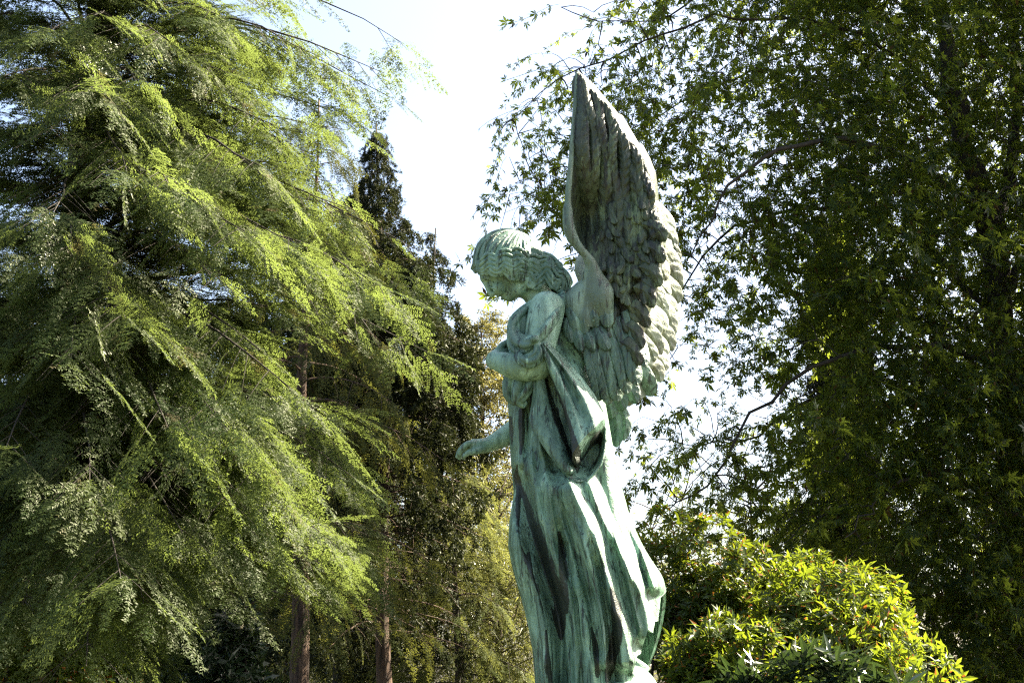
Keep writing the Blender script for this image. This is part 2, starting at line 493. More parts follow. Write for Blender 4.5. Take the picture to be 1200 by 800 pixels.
LOCKS = [
    ([(108, 445), (150, 405), (215, 370), (270, 345), (330, 345), (390, 318), (450, 300), (500, 288), (560, 310), (625, 350), (700, 362), (770, 356), (830, 405), (850, 480), (905, 505), (965, 535), (1000, 610), (1035, 688)], 3.0, 2),
    ([(130, 470), (190, 430), (240, 400), (300, 390), (360, 362), (420, 350), (480, 345), (540, 355), (600, 385), (660, 425), (730, 425), (790, 402), (835, 445), (845, 500)], 3.2, 3),
    ([(165, 480), (225, 450), (290, 428), (340, 432), (400, 405), (450, 398), (520, 412), (580, 378), (640, 395), (700, 440), (770, 445)], 2.8, 4),
    ([(215, 470), (270, 462), (315, 470), (360, 440), (420, 428), (470, 455), (475, 500), (520, 520)], 2.6, 3),
    ([(300, 480), (350, 470), (395, 465), (440, 470), (470, 500)], 2.4, 2),
    ([(505, 545), (520, 490), (570, 455), (640, 470), (680, 525), (700, 590), (670, 640)], 3.4, 3),
    ([(540, 560), (580, 510), (630, 520), (655, 570), (690, 620)], 3.2, 2),
    ([(705, 560), (735, 505), (780, 468), (835, 470), (880, 520), (930, 560), (915, 610), (890, 630)], 3.2, 5),
    ([(715, 590), (755, 545), (810, 520), (860, 560), (885, 610)], 2.8, 5),
    ([(560, 285), (620, 300), (680, 312), (740, 340), (800, 352), (860, 380), (905, 420), (935, 465)], 3.4, -4),
    ([(640, 300), (700, 296), (755, 310), (800, 350)], 3.0, -8),
    ([(860, 400), (900, 440), (940, 490), (985, 540), (1010, 600)], 3.2, -2),
    ([(540, 415), (600, 430), (650, 462), (710, 478)], 2.6, 0),
    ([(890, 510), (940, 520), (975, 570), (995, 640), (1020, 680)], 2.6, 0),
]
for P, rr, lift in LOCKS:
    Q = zz(P)
    base = []
    for (u, v_) in Q:
        w = near_w(u, v_, 1.5)
        if u > 620:   # the tail behind the neck narrows to the shoulder
            w = -22 + 4 * math.sin((u - 620) / 9.0) + (u - 620) * 0.10
        base.append((u, v_, w - lift * 1.1 - 1.8 * min(1.0, max(0.25, (u - 553) / 30))))
    P3 = spline(base, len(base) * 5)
    n = len(P3); t = np.linspace(0, 1, n)
    arc = np.concatenate([[0], np.cumsum(np.linalg.norm(np.diff(P3[:, :2], axis=0), axis=1))])
    P3[:, 1] += 1.7 * np.sin(P3[:, 0] / 17.0 * 2 * math.pi) * np.clip(arc / 8, 0, 1)
    P3[:, 2] -= 1.0 * np.cos(P3[:, 0] / 17.0 * 2 * math.pi)
    T = np.gradient(P3, axis=0); T /= np.linalg.norm(T, axis=1, keepdims=True)
    side = np.stack([-T[:, 1], T[:, 0], 0 * t], -1)
    rr = rr * 1.42
    taper = np.clip(np.minimum(t * 9 + 0.55, (1 - t) * 6 + 0.35), 0, 1)
    for j, o in enumerate((-1.0, 0.05, 1.0)):          # every lock is three strands that part a little
        amp = rr * 1.08
        Pj = P3 + side * (o * amp * taper)[:, None] + np.array([0, 0, 1.0]) * (abs(o) * 1.1 + 0.5 * np.sin(t * 14 + j * 2))[:, None]
        rj = rr * (0.50 if o else 0.62) * taper
        K.tube(st(Pj), rj * R, k=0.15 * R)
        if u > 0:                                       # the same lock on the far side
            Pm = Pj.copy(); Pm[:, 2] = -Pm[:, 2]
            if j != 1 or True: K.tube(st(Pm), rj * R, k=0.35 * R)
# mass of the tail
C([(618, 302, 0, 20), (632, 318, 0, 18), (646, 328, 4, 14), (656, 340, 6, 9), (664, 350, 6, 4)], 1.5 * R, n=14, clay=K)
C([(604, 322, -15, 11), (616, 330, -14, 11), (626, 334, -10, 10)], 1.0 * R, n=8, clay=K)
C([(604, 322, 15, 11), (616, 330, 14, 11), (626, 334, 10, 10)], 1.0 * R, n=8, clay=K)
v, f = K.mesh()
mesh_obj('hair', v, f, M_hair, angel)

# ---------------- robe: body of the garment, one lofted surface with its folds and an open, scalloped hem
def smooth_tab(tab, n=1200):
    a = np.array(tab, float); xs = np.linspace(a[0, 0], a[-1, 0], n); ys = np.interp(xs, a[:, 0], a[:, 1])
    kk = np.hanning(61); kk /= kk.sum(); yp = np.pad(ys, 30, mode='edge')
    return lambda v_: np.interp(v_, xs, np.convolve(yp, kk, 'valid'))
LEFT = smooth_tab([(360, 622), (380, 604), (400, 599), (430, 598), (446, 594), (465, 594), (480, 596), (510, 597), (545, 599), (575, 602), (600, 600), (640, 596), (665, 601), (700, 611), (730, 619), (760, 624), (800, 627), (830, 627)])
RIGHT = smooth_tab([(360, 664), (380, 680), (400, 692), (440, 704), (480, 711), (510, 716), (540, 720), (575, 727), (605, 734), (630, 745), (655, 760), (675, 774), (690, 780), (705, 782), (830, 784)])
HALF = smooth_tab([(360, 30), (380, 42), (420, 44), (470, 44), (520, 50), (600, 60), (700, 74), (830, 84)])
NT, NV = 640, 330
th = np.linspace(0, 2 * math.pi, NT, endpoint=False)
expo = 0.86
ct = np.sign(np.cos(th)) * np.abs(np.cos(th)) ** expo; sn = np.sign(np.sin(th)) * np.abs(np.sin(th)) ** expo
HF = [(-1, 826), (0.40, 826), (0.46, 790), (0.53, 768), (0.60, 765), (0.635, 752), (0.69, 737), (0.76, 741), (0.805, 728), (0.86, 727), (0.91, 700), (0.96, 696), (1, 692)]
HB = [(-1, 826), (0.35, 826), (0.55, 806), (0.70, 782), (0.80, 764), (0.88, 744), (0.93, 728), (0.97, 710), (1, 692)]
hem = np.where(sn >= 0, np.interp(ct, *zip(*HF)), np.interp(ct, *zip(*HB)))
VV = 368 + np.linspace(0, 1, NV)[:, None] * (hem - 368)[None]
L_, R_, H_ = LEFT(VV), RIGHT(VV), HALF(VV)
cu = (L_ + R_) / 2; au = (R_ - L_) / 2
U = cu + au * ct[None]
W = -H_ * sn[None] + 4
front = np.clip(sn, 0, 1) ** 0.5
Dsp = np.zeros_like(U)


def ridge(P, wl, wr, amp, sharp=1.5):
    """A fold along (u,v) points: rises over wl px from the left, falls over wr px to the right, with a crisp crest."""
    global Dsp
    a = np.array(P, float); a = spline(a, 80)
    o = np.argsort(a[:, 1]); ur = np.interp(VV, a[o, 1], a[o, 0])
    v0, v1 = a[o[0], 1], a[o[-1], 1]
    fade = np.clip((VV - v0) / 30, 0, 1) * np.clip((v1 - VV) / 14 + (1.0 if v1 > 730 else 0), 0, 1)
    fade = fade * fade * (3 - 2 * fade)
    x = U - ur
    t = np.where(x < 0, 1 + x / wl, 1 - x / wr); t = np.clip(t, 0, 1)
    t = (1 - np.sqrt(np.maximum(0, 1 - t) ** 2 + 0.01) + 0.1) ** 1.0
    t = np.clip(t, 0, 1) ** sharp
    Dsp += 1.22 * amp * t * fade * front[None]


# saw-tooth pleats of the train: gentle from the left, steep on the side that catches the sun
ridge([(660, 545), (671, 577), (690, 620), (711, 675), (727, 728), (738, 775)], 44, 15, 30, 1.2)
ridge([(681, 540), (688, 562), (706, 610), (738, 672), (754, 712), (760, 745)], 27, 14, 26, 1.2)
ridge([(706, 505), (716, 545), (732, 603), (748, 640), (762, 668), (772, 700)], 26, 17, 20, 1.2)
ridge([(730, 580), (746, 622), (764, 655), (778, 690)], 12, 10, 8)
# the hollow before the bent knee and the folds that frame it
ridge([(604, 540), (612, 590), (630, 650), (650, 710), (657, 760), (652, 826)], 15, 22, -26, 1.0)
ridge([(610, 520), (622, 570), (642, 630), (662, 690), (676, 740), (690, 826)], 14, 26, 15, 1.2)
ridge([(600, 560), (601, 610), (610, 670), (626, 730), (640, 780), (645, 826)], 14, 13, 10)
ridge([(618, 640), (628, 690), (640, 740), (646, 790), (648, 826)], 9, 9, 9)
ridge([(652, 600), (660, 650), (672, 700), (680, 760), (684, 826)], 9, 11, -11)
ridge([(696, 640), (706, 690), (716, 740), (722, 826)], 12, 10, -12)
ridge([(668, 660), (680, 710), (692, 770), (700, 826)], 9, 9, 8)
ridge([(684, 600), (690, 650), (704, 700), (712, 826)], 10, 6, 7)
ridge([(628, 480), (636, 530), (650, 600), (662, 640)], 12, 10, 8)
ridge([(645, 570), (652, 610), (664, 660)], 8, 8, -7)
ridge([(606, 470), (605, 500), (604, 535)], 7, 8, 8)
ridge([(616, 455), (617, 490), (616, 530), (612, 560)], 5, 7, -8)
ridge([(626, 455), (630, 500), (634, 540)], 6, 7, 6)
ridge([(690, 600), (700, 640), (712, 690), (722, 730)], 5, 5, 5)
ridge([(712, 600), (728, 650), (742, 690)], 5, 5, 5)
ridge([(728, 610), (742, 640), (752, 670), (764, 730)], 6, 6, -7)
ridge([(640, 640), (652, 690), (662, 740), (668, 826)], 5, 8, 6)
for P_, a_, w_ in (([(640, 560), (656, 640), (672, 720), (676, 826)], 6, 5), ([(672, 600), (690, 660), (706, 730), (712, 800)], 6, 5), ([(700, 560), (716, 620), (734, 680), (748, 735)], 5, 5),
                   ([(722, 560), (736, 610), (754, 660), (768, 700)], 6, 5), ([(606, 600), (612, 660), (622, 720), (634, 790), (636, 826)], 6, 5), ([(630, 700), (638, 760), (641, 826)], 6, 5),
                   ([(622, 500), (626, 560), (636, 620)], 5, 6), ([(656, 580), (672, 640), (690, 700), (700, 760)], -6, 5), ([(680, 640), (696, 700), (706, 760)], -5, 4), ([(598, 590), (602, 640), (612, 690)], 4, 5)):
    ridge(P_, w_, w_, a_)
# back cloth between the knot and the wing
ridge([(640, 396), (656, 412), (676, 436), (694, 466)], 8, 10, 5)
ridge([(650, 380), (668, 402), (688, 430)], 8, 8, 5)
# far side: broad generic folds
back = np.clip(-sn, 0, 1)
gx = (U - cu) / 15.0 + (VV - 600) / 60.0
Dsp += back[None] * np.clip((VV - 440) / 200, 0, 1) * 7 * np.sin(gx + 1.2 * np.sin(gx * 0.37))
# small hand-made unevenness
Dsp += 0.8 * np.sin(U * 0.21 + VV * 0.043) * np.sin(VV * 0.06 - U * 0.05) * front[None]
nx = ct[None] * 0.25; ny = sn[None]
nn = np.sqrt(nx ** 2 + ny ** 2) + 1e-6
Pu = U + Dsp * 0.35 * nx / nn
Pw = W - Dsp * ny / nn
G = np.stack([Pu, VV, Pw], -1)
Gi = np.stack([cu + (Pu - cu) * 0.955, VV - 1.0 * np.linspace(1, 0, NV)[:, None], 4 + (Pw - 4) * 0.945], -1)
nv = NV * NT
verts = np.vstack([st(G).reshape(-1, 3), st(Gi).reshape(-1, 3)])
fa = grid_faces(NV, NT, True)[:, ::-1]
j = np.arange(NT); kx = (j + 1) % NT; e0 = (NV - 1) * NT
rim = np.stack([e0 + j, e0 + kx, nv + e0 + kx, nv + e0 + j], -1)
topc = st(np.array([[cu[0].mean(), 364.0, 0]])); caps = np.stack([j, kx, np.full(NT, 2 * nv)], -1)
robe = mesh_obj('robe', np.vstack([verts, topc]), [np.vstack([fa, fa[:, ::-1] + nv, rim]), caps], M_robe, angel)


def blacken(o, uv, spots):
    """Blackening: soft-edged strokes (polyline, width px, strength) in statue coordinates."""
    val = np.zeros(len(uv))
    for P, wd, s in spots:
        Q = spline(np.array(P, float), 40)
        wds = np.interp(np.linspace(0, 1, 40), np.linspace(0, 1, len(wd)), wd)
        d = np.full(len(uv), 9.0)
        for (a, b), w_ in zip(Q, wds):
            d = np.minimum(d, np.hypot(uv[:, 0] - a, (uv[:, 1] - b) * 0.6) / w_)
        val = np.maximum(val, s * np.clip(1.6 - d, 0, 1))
    at_ = o.data.attributes.new('black_tone', 'FLOAT', 'POINT')
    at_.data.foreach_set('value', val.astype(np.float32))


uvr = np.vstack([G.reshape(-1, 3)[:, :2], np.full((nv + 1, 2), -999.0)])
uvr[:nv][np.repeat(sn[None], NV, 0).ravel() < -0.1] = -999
blacken(robe, uvr, [  # black strokes painted mostly along the hollows of the folds
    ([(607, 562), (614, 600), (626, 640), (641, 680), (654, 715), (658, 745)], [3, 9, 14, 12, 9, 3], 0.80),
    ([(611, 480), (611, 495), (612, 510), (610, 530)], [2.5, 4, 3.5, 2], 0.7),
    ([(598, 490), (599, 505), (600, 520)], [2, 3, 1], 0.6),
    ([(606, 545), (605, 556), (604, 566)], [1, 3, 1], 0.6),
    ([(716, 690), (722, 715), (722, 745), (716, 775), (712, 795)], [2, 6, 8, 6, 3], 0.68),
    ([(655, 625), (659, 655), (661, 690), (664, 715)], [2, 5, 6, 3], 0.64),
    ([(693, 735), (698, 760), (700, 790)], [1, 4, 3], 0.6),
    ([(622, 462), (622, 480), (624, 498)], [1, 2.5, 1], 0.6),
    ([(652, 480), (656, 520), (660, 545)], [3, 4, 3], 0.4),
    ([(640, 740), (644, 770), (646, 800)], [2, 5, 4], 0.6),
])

# ---------------- shoulder drape: rolled cloth at the breast, strap, loops
lo = st([[580, 486, -98]])[0]; hi = st([[684, 330, 34]])[0]
K = Clay(np.minimum(lo, hi) - 0.02, np.maximum(lo, hi) + 0.02, 0.0042)

def T_(P, k=0.5, n=22):
    """A rope of cloth: three strands side by side that cross over slowly, so that creases run along it."""
    Q = spline(np.array(P, float), n); t = np.linspace(0, 1, n)
    T = np.gradient(Q[:, :3], axis=0); T /= np.linalg.norm(T, axis=1, keepdims=True)
    A = np.stack([-T[:, 1], T[:, 0], 0 * t], -1); A /= np.linalg.norm(A, axis=1, keepdims=True) + 1e-6
    Bn = np.cross(T, A)
    C(np.column_stack([Q[:, :3] + Bn * 0, Q[:, 3] * 0.72]), k * R, clay=K)
    ph = rng.uniform(-0.4, 0.4)
    for a0 in (0.5, 2.4, 4.4):
        a = a0 + ph + 1.1 * t
        off = (A * np.cos(a)[:, None] + Bn * np.sin(a)[:, None]) * (Q[:, 3] * 0.50)[:, None]
        C(np.column_stack([Q[:, :3] + off, Q[:, 3] * 0.56]), 0.35 * R, clay=K)


T_([(640, 352, -18, 6), (626, 356, -32, 6), (614, 364, -44, 7), (604, 375, -52, 8.5), (600.5, 388, -56, 8.5), (606, 399, -64, 8), (616, 403, -74, 6.5), (627, 399, -80, 5)])
T_([(608, 372, -44, 4), (604, 384, -50, 5), (609, 394, -60, 5), (619, 397, -70, 4.5), (627, 397, -78, 4)])
T_([(600, 392, -40, 6), (600, 402, -50, 7), (606, 410, -58, 7), (615, 410, -68, 5.5), (625, 402, -77, 4)])
T_([(602, 405, -38, 7), (605, 415, -48, 7), (612, 416, -58, 6)])
T_([(629, 397, -79, 5), (637, 389, -76, 6.5), (647, 375, -68, 7.2), (655, 361, -52, 7), (659, 349, -34, 6.5), (658, 342, -12, 6), (654, 340, 10, 6)])
T_([(632, 394, -77, 2.5), (642, 378, -76, 2.2), (651, 362, -62, 2.2), (656, 348, -42, 2)])
T_([(629, 402, -79, 4.5), (633, 411, -81, 5.8), (630, 420, -81, 6), (621, 425, -80, 6.6), (612, 422, -78, 6.2), (607, 416, -72, 5)])
T_([(628, 403, -82, 3), (627, 413, -83, 3.4), (621, 419, -83, 3.4)])
K.ball(st(np.array([613.0, 392, -22])), np.array([15, 32, 30]) * R, 3 * R)
B((626.5, 397.5, -84), (5.4, 5.4, 5.0), 0.8)
# blouse of the robe over the girdle, below the forearm
T_([(601, 436, -34, 8), (597, 450, -36, 9), (597, 463, -34, 8.5), (604, 471, -36, 6)])
T_([(610, 440, -48, 8), (607, 455, -50, 9), (606, 468, -48, 7.5), (614, 474, -46, 5)])
T_([(622, 442, -52, 7), (618, 456, -54, 6.5), (610, 468, -52, 5)])
v, f = K.mesh()
mesh_obj('shoulder_drape', v, f, M_cloth, angel)

# ---------------- girdle cord with a tassel
b = Bag()
b.add(*tube(spline(st(rowP((625, 440, -56), (626, 455, -57), (627, 468, -56), (628, 474, -55))), 12), 1.7 * R, 8))
K = Clay(st([[620, 486, -66]])[0] - 0.01, st([[637, 466, -42]])[0] + 0.01, 0.003)
K.ball(st(np.array([628.5, 476.5, -54])), np.array([4.4, 4.0, 5.6]) * R)
C([(628, 470, -55, 2.6), (628, 473, -55, 2.2)], 0.8 * R, clay=K)
b.add(*K.mesh())
b.build('girdle_cord', M_cloth, angel)


# ---------------- sash: the hanging end of the drape with its dark pocket
def sheet(curves, n, m, thick, mat, name, parent):
    cc = np.stack([spline(np.array(c, float), n) for c in curves])          # curves x n
    gg = np.stack([spline(cc[:, i], m) for i in range(n)], 0)                # n x m
    P = st(gg)
    du = np.gradient(P, axis=1); dv = np.gradient(P, axis=0)
    N = np.cross(du, dv); N /= np.linalg.norm(N, axis=-1, keepdims=True) + 1e-9
    Q = P + N * thick
    nr, nc = P.shape[:2]
    V = np.vstack([P.reshape(-1, 3), Q.reshape(-1, 3)]); f0 = grid_faces(nr, nc); f1 = f0[:, ::-1] + nr * nc
    ring = np.concatenate([np.arange(nc), np.arange(1, nr) * nc + nc - 1, (nr - 1) * nc + np.arange(nc - 2, -1, -1), np.arange(nr - 2, 0, -1) * nc])
    r2 = np.roll(ring, -1)
    side = np.stack([r2, ring, ring + nr * nc, r2 + nr * nc], -1)
    return mesh_obj(name, V, np.vstack([f0, f1, side])[:, ::-1], mat, parent), gg


SASH = [
    [(627, 402, -76), (627, 440, -58), (623, 470, -55), (621, 496, -57), (637, 524, -66), (655, 548, -74), (660, 555, -72), (664, 558, -74)],
    [(628, 402, -78), (630, 440, -62), (629, 470, -62), (630, 497, -66), (645, 525, -75), (660, 550, -80), (664, 557, -76), (668, 561, -78)],
    [(629, 403, -79), (634, 440, -62), (638, 470, -63), (644, 499, -68), (656, 527, -76), (666, 550, -82), (669, 558, -76), (673, 563, -80)],
    [(630, 404, -80), (638, 438, -58), (646, 470, -56), (656, 500, -60), (664, 530, -69), (671, 550, -78), (673, 558, -72), (677, 563, -80)],
    [(631, 405, -79), (641, 437, -34), (652, 470, -26), (664, 500, -28), (671, 527, -44), (675, 548, -66), (677, 556, -64), (680, 563, -78)],
    [(632, 405, -79), (644, 437, -32), (657, 470, -26), (668, 500, -34), (675, 524, -56), (678, 541, -68), (681, 552, -48), (684, 562, -76)],
    [(633, 404, -83), (643, 434, -80), (657, 470, -79), (667, 503, -86), (670, 526, -92), (672, 538, -88), (681, 549, -40), (687, 561, -76)],
    [(635, 403, -86), (650, 433, -88), (667, 470, -90), (676, 499, -96), (678, 516, -101), (680, 524, -94), (687, 542, -34), (692, 558, -76)],
    [(636, 402, -85), (656, 432, -80), (674, 467, -82), (684, 494, -90), (686, 507, -97), (689, 513, -90), (693, 533, -34), (698, 551, -75)],
    [(637, 402, -86), (661, 431, -86), (682, 464, -88), (693, 489, -94), (696, 499, -98), (698, 505, -90), (699, 524, -38), (704, 541, -73)],
    [(639, 401, -84), (665, 429, -78), (689, 461, -80), (700, 484, -86), (703, 492, -90), (704, 497, -84), (704, 513, -48), (707, 529, -70)],
    [(641, 400, -80), (669, 427, -62), (694, 458, -64), (706.5, 481, -70), (708.5, 488, -76), (709.5, 492, -72), (708.5, 503, -60), (709, 516, -66)],
]
sash, gg = sheet(SASH, 110, 130, 2.6 * R, M_cloth, 'sash', angel)
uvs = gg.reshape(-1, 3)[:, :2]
blacken(sash, np.vstack([uvs, uvs]), [  # black painted along the groove and inside the pocket
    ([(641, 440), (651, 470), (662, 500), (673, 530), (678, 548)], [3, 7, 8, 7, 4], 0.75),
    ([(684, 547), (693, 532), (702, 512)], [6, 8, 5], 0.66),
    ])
# ---------------- wings
def feather(path, hw, n=26, m=11, dome=3.2, tip=0.22, tilt=0.0, thick=2.2, barb=0.55, seed=0, root=0.35):
    """A feather in statue coordinates, root to tip: domed blade with a shaft, barb grooves and a rounded end."""
    r = np.random.default_rng(seed)
    P = spline(np.array(path, float), n); s = np.linspace(0, 1, n)
    T = np.gradient(P[:, :2], axis=0); T /= np.linalg.norm(T, axis=1, keepdims=True) + 1e-9
    S = np.stack([-T[:, 1], T[:, 0]], -1)                      # to the right of travel in (u,v)
    L = np.linalg.norm(np.diff(P[:, :2], axis=0), axis=1).sum()
    q = np.clip((1 - s) / tip, 0, 1); wid = hw * np.sqrt(np.clip(1 - (1 - q) ** 2, 0, 1)) * np.clip(root + s * 3.0, 0, 1)
    wid = np.maximum(wid, hw * 0.06) * (1 + 0.05 * np.sin(s * 9 + r.uniform(0, 6)))
    t = np.linspace(-1, 1, m)
    A = P[:, None, :].repeat(m, 1)
    A[..., :2] += S[:, None] * (wid[:, None] * t[None])[..., None]
    bb = barb * np.sin((s[:, None] * L - np.abs(t)[None] * hw * 1.1) / 1.7 + r.uniform(0, 6)) * (np.abs(t)[None] > 0.15)
    A[..., 2] += -dome * (1 - t[None] ** 2) * (0.4 + 0.6 * q[:, None]) + tilt * t[None] * wid[:, None] + bb
    A[..., 2] -= 1.3 * (np.abs(t)[None] < 0.12)
    Bk = A.copy(); Bk[..., 2] += thick
    V = np.vstack([st(A).reshape(-1, 3), st(Bk).reshape(-1, 3)])
    f0 = grid_faces(n, m); N = n * m
    ring = np.concatenate([np.arange(m), np.arange(1, n) * m + m - 1, (n - 1) * m + np.arange(m - 2, -1, -1), np.arange(n - 2, 0, -1) * m])
    r2 = np.roll(ring, -1)
    return V, [np.vstack([f0, f0[:, ::-1] + N, np.stack([r2, ring, ring + N, r2 + N], -1)])]


def wn(u, v):
    """Depth of the inner face of the near wing: a shallow bowl, deepest behind the bend."""
    u = np.asarray(u, float); v = np.asarray(v, float)
    w = -26 + 0.0 * u
    w = w + 38 * np.exp(-((u - 690) / 19) ** 2 - ((v - 258) / 44) ** 2)
    w = w + 9 * np.exp(-((u - 726) / 30) ** 2 - ((v - 230) / 90) ** 2)
    w = w - 10 * np.exp(-((v - 430) / 60) ** 2) + 4 * np.sin(v / 37.0)
    w = w - 17 * np.clip((392 - v) / 70, 0, 1)
    return w + (u - 720) * -0.06


def shell(outline_l, outline_r, vs, wf, thick, m=40, bevel=0.0):
    """The sheet the feathers sit on: between a left and a right edge over v, closed, with thickness."""
    l = np.interp(vs, *zip(*outline_l)); r = np.interp(vs, *zip(*outline_r))
    t = np.linspace(0, 1, m)
    Vg = vs[:, None].repeat(m, 1)
    rb = np.maximum(r - bevel * np.clip((vs - vs[0]) / 14, 0, 1) * np.clip((vs[-1] - vs) / 60, 0, 1), l + 0.5)   # the edge is chamfered towards the front
    Ua = l[:, None] * (1 - t) + rb[:, None] * t; Ug = l[:, None] * (1 - t) + r[:, None] * t
    A = np.stack([Ua, Vg, wf(Ua, Vg)], -1); Bk = np.stack([Ug, Vg, wf(Ug, Vg) + thick], -1)
    n = len(vs); N = n * m
    V = np.vstack([st(A).reshape(-1, 3), st(Bk).reshape(-1, 3)]); f0 = grid_faces(n, m)[:, ::-1]
    ring = np.concatenate([np.arange(m), np.arange(1, n) * m + m - 1, (n - 1) * m + np.arange(m - 2, -1, -1), np.arange(n - 2, 0, -1) * m])
    r2 = np.roll(ring, -1)
    return V, [np.vstack([f0, f0[:, ::-1] + N, np.stack([ring, r2, r2 + N, ring + N], -1)])]


def wpath(uv, lift, wf=wn):
    a = np.array(uv, float); w = wf(a[:, 0], a[:, 1]) - np.broadcast_to(lift, (len(a),))
    return np.column_stack([a, w])


def lead_tube(P, h=0.0045, pad=0.03, k=2.0, n=40, extra=()):
    P = np.array(P, float); A = st(P[:, :3])
    K2 = Clay(A.min(0) - 0.10, A.max(0) + 0.10, h)
    K2.tube(A, P[:, 3] * R, n=n)
    for e in extra:
        e = np.array(e, float); K2.tube(st(e[:, :3]), e[:, 3] * R, k=k * R, n=20)
    return K2.mesh()


# ---- near wing
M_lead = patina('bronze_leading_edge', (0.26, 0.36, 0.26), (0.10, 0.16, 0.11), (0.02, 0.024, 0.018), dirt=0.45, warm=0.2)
bag = Bag()
OL = [(86, 674), (110, 672), (150, 670), (200, 667), (240, 665), (270, 668), (286, 676), (300, 688), (330, 694), (350, 690), (368, 676), (400, 690), (440, 700), (462, 712), (470, 722)]
OR = [(82, 675), (88, 684), (100, 697), (117, 711), (133, 724.5), (134.5, 729), (150, 738), (167, 748), (169.5, 753), (186, 762), (203, 768.5), (220, 771), (236, 772), (239, 777), (250, 780), (262, 782), (277, 783), (282, 777), (298, 779), (307, 777), (322, 775), (337, 771), (362, 763), (384, 757), (414, 749), (440, 741), (462, 731), (470, 726)]
bag.add(*shell(OL, OR, np.linspace(83, 470, 260), wn, 15.0, bevel=9.5))
# leading edge: from the shoulder blade up round the bend to the tip
lead_v, lead_f = (lead_tube([(650, 372, -6, 17), (668, 364, -20, 18), (684, 350, -38, 14), (693, 331, -46, 7.5), (694.5, 314, -50, 5), (688, 301, -53, 4.6), (677, 288, -55, 5.4), (668.5, 272, -56, 5.4), (665.5, 250, -56, 4.4), (666, 225, -54, 3.6), (669, 190, -50, 3.2), (672, 150, -46, 2.8), (675, 110, -43, 2.8), (676, 86, -42, 1.8)],
                   extra=[[(670, 279, -57, 3.5), (666, 264, -59, 4.8), (665, 246, -58, 3.2)],
                          [(691, 306, -50, 4), (699, 326, -46, 9), (706, 346, -45, 14), (708, 366, -42, 12)],
                          [(690, 322, -42, 7), (696, 340, -42, 11), (700, 356, -42, 13), (702, 372, -38, 9)],
                          [(680, 338, -34, 8), (676, 352, -34, 13), (684, 372, -40, 13), (690, 388, -40, 9)]], k=8.0))
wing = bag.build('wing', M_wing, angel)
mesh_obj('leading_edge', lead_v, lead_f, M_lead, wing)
wing['label'] = 'near upswept wing, dark olive inner face with a bright sunlit edge'

LONG = [  # path (u,v), half width, lift
    ([(700, 318), (690, 255), (683, 180), (680, 125), (677, 86)], 10, [4, 5, 6, 5, 4]),
    ([(706, 318), (699, 250), (694, 180), (689, 135), (683, 92)], 9, [3, 4, 5, 4, 3]),
    ([(715, 320), (711, 250), (706, 190), (702, 145), (691, 104)], 9, [3, 4, 4, 4, 3]),
    ([(724, 322), (722, 255), (718, 200), (713, 155), (702, 117)], 9, [3, 3, 4, 3, 3]),
    ([(733, 324), (733, 265), (731, 210), (726, 170), (714, 134)], 9, [2, 3, 3, 3, 3]),
    ([(742, 328), (745, 270), (744, 220), (734, 185), (725, 151)], 9, [2, 3, 3, 3, 2]),
    ([(750, 330), (756, 280), (752, 235), (746, 200), (738, 170)], 8.5, [1, 2, 3, 3, 2]),
    ([(756, 335), (765, 290), (760, 250), (758, 225), (752, 199)], 8, [1, 2, 2, 2, 2]),
    ([(760, 340), (770, 305), (768, 275), (766, 255), (762, 233)], 7, [1, 2, 2, 2, 2]),
]
for i, (p, hw, lf) in enumerate(LONG):
    p = spline(np.array(p, float), 9); p[1:-1, 0] += 2.4 * np.sin(np.arange(7) * 1.5 + i * 1.9); lf = np.interp(np.linspace(0, 1, 9), np.linspace(0, 1, 5), lf) + (2.0 * np.sin(np.arange(9) * 2.1 + i) if i else 0)
    v, f = feather(wpath(p, lf), hw, n=80, m=15, dome=5.0, tip=0.16, tilt=-0.50, thick=3.0, barb=1.0, seed=i, root=0.6)
    mesh_obj('feather', v, f, M_wing, wing)
# secondaries: long straight feathers fanning down behind the sash
SEC = [([(688, 388), (693, 420), (699, 448), (703, 470)], 8), ([(694, 385), (702, 420), (709, 450), (714, 474)], 8.5),
       ([(702, 382), (713, 418), (720, 448), (724, 471)], 9), ([(712, 378), (724, 412), (731, 438), (735, 462)], 9),
       ([(722, 372), (735, 404), (742, 430), (747, 452)], 9), ([(732, 364), (745, 392), (752, 412), (757, 430)], 8.5)]
for i, (p, hw) in enumerate(SEC):
    v, f = feather(wpath(p, [6, 6, 5.5, 5 + 0.6 * i]), hw, n=46, m=13, dome=3.6, tip=0.26, tilt=-0.30, thick=3.0, barb=0.35, seed=40 + i, root=0.6)
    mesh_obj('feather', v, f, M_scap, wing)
# short rounded feathers turned out along the trailing edge
EDGE = [((752, 262), (770, 268), (780, 283)), ((752, 288), (768, 293), (778, 308)), ((748, 312), (764, 318), (774, 336)), ((742, 336), (757, 342), (766, 361)),
        ((736, 358), (750, 364), (760, 384)), ((730, 380), (744, 388), (753, 408)), ((726, 400), (740, 408), (751, 428))]
for i, p in enumerate(EDGE):
    v, f = feather(wpath(p, [6, 9, 9 + (i % 2)]), 9.0, n=24, m=13, dome=4.0, tip=0.4, tilt=0.30, thick=3.0, barb=0.4, seed=60 + i)
    mesh_obj('feather', v, f, M_wing, wing)
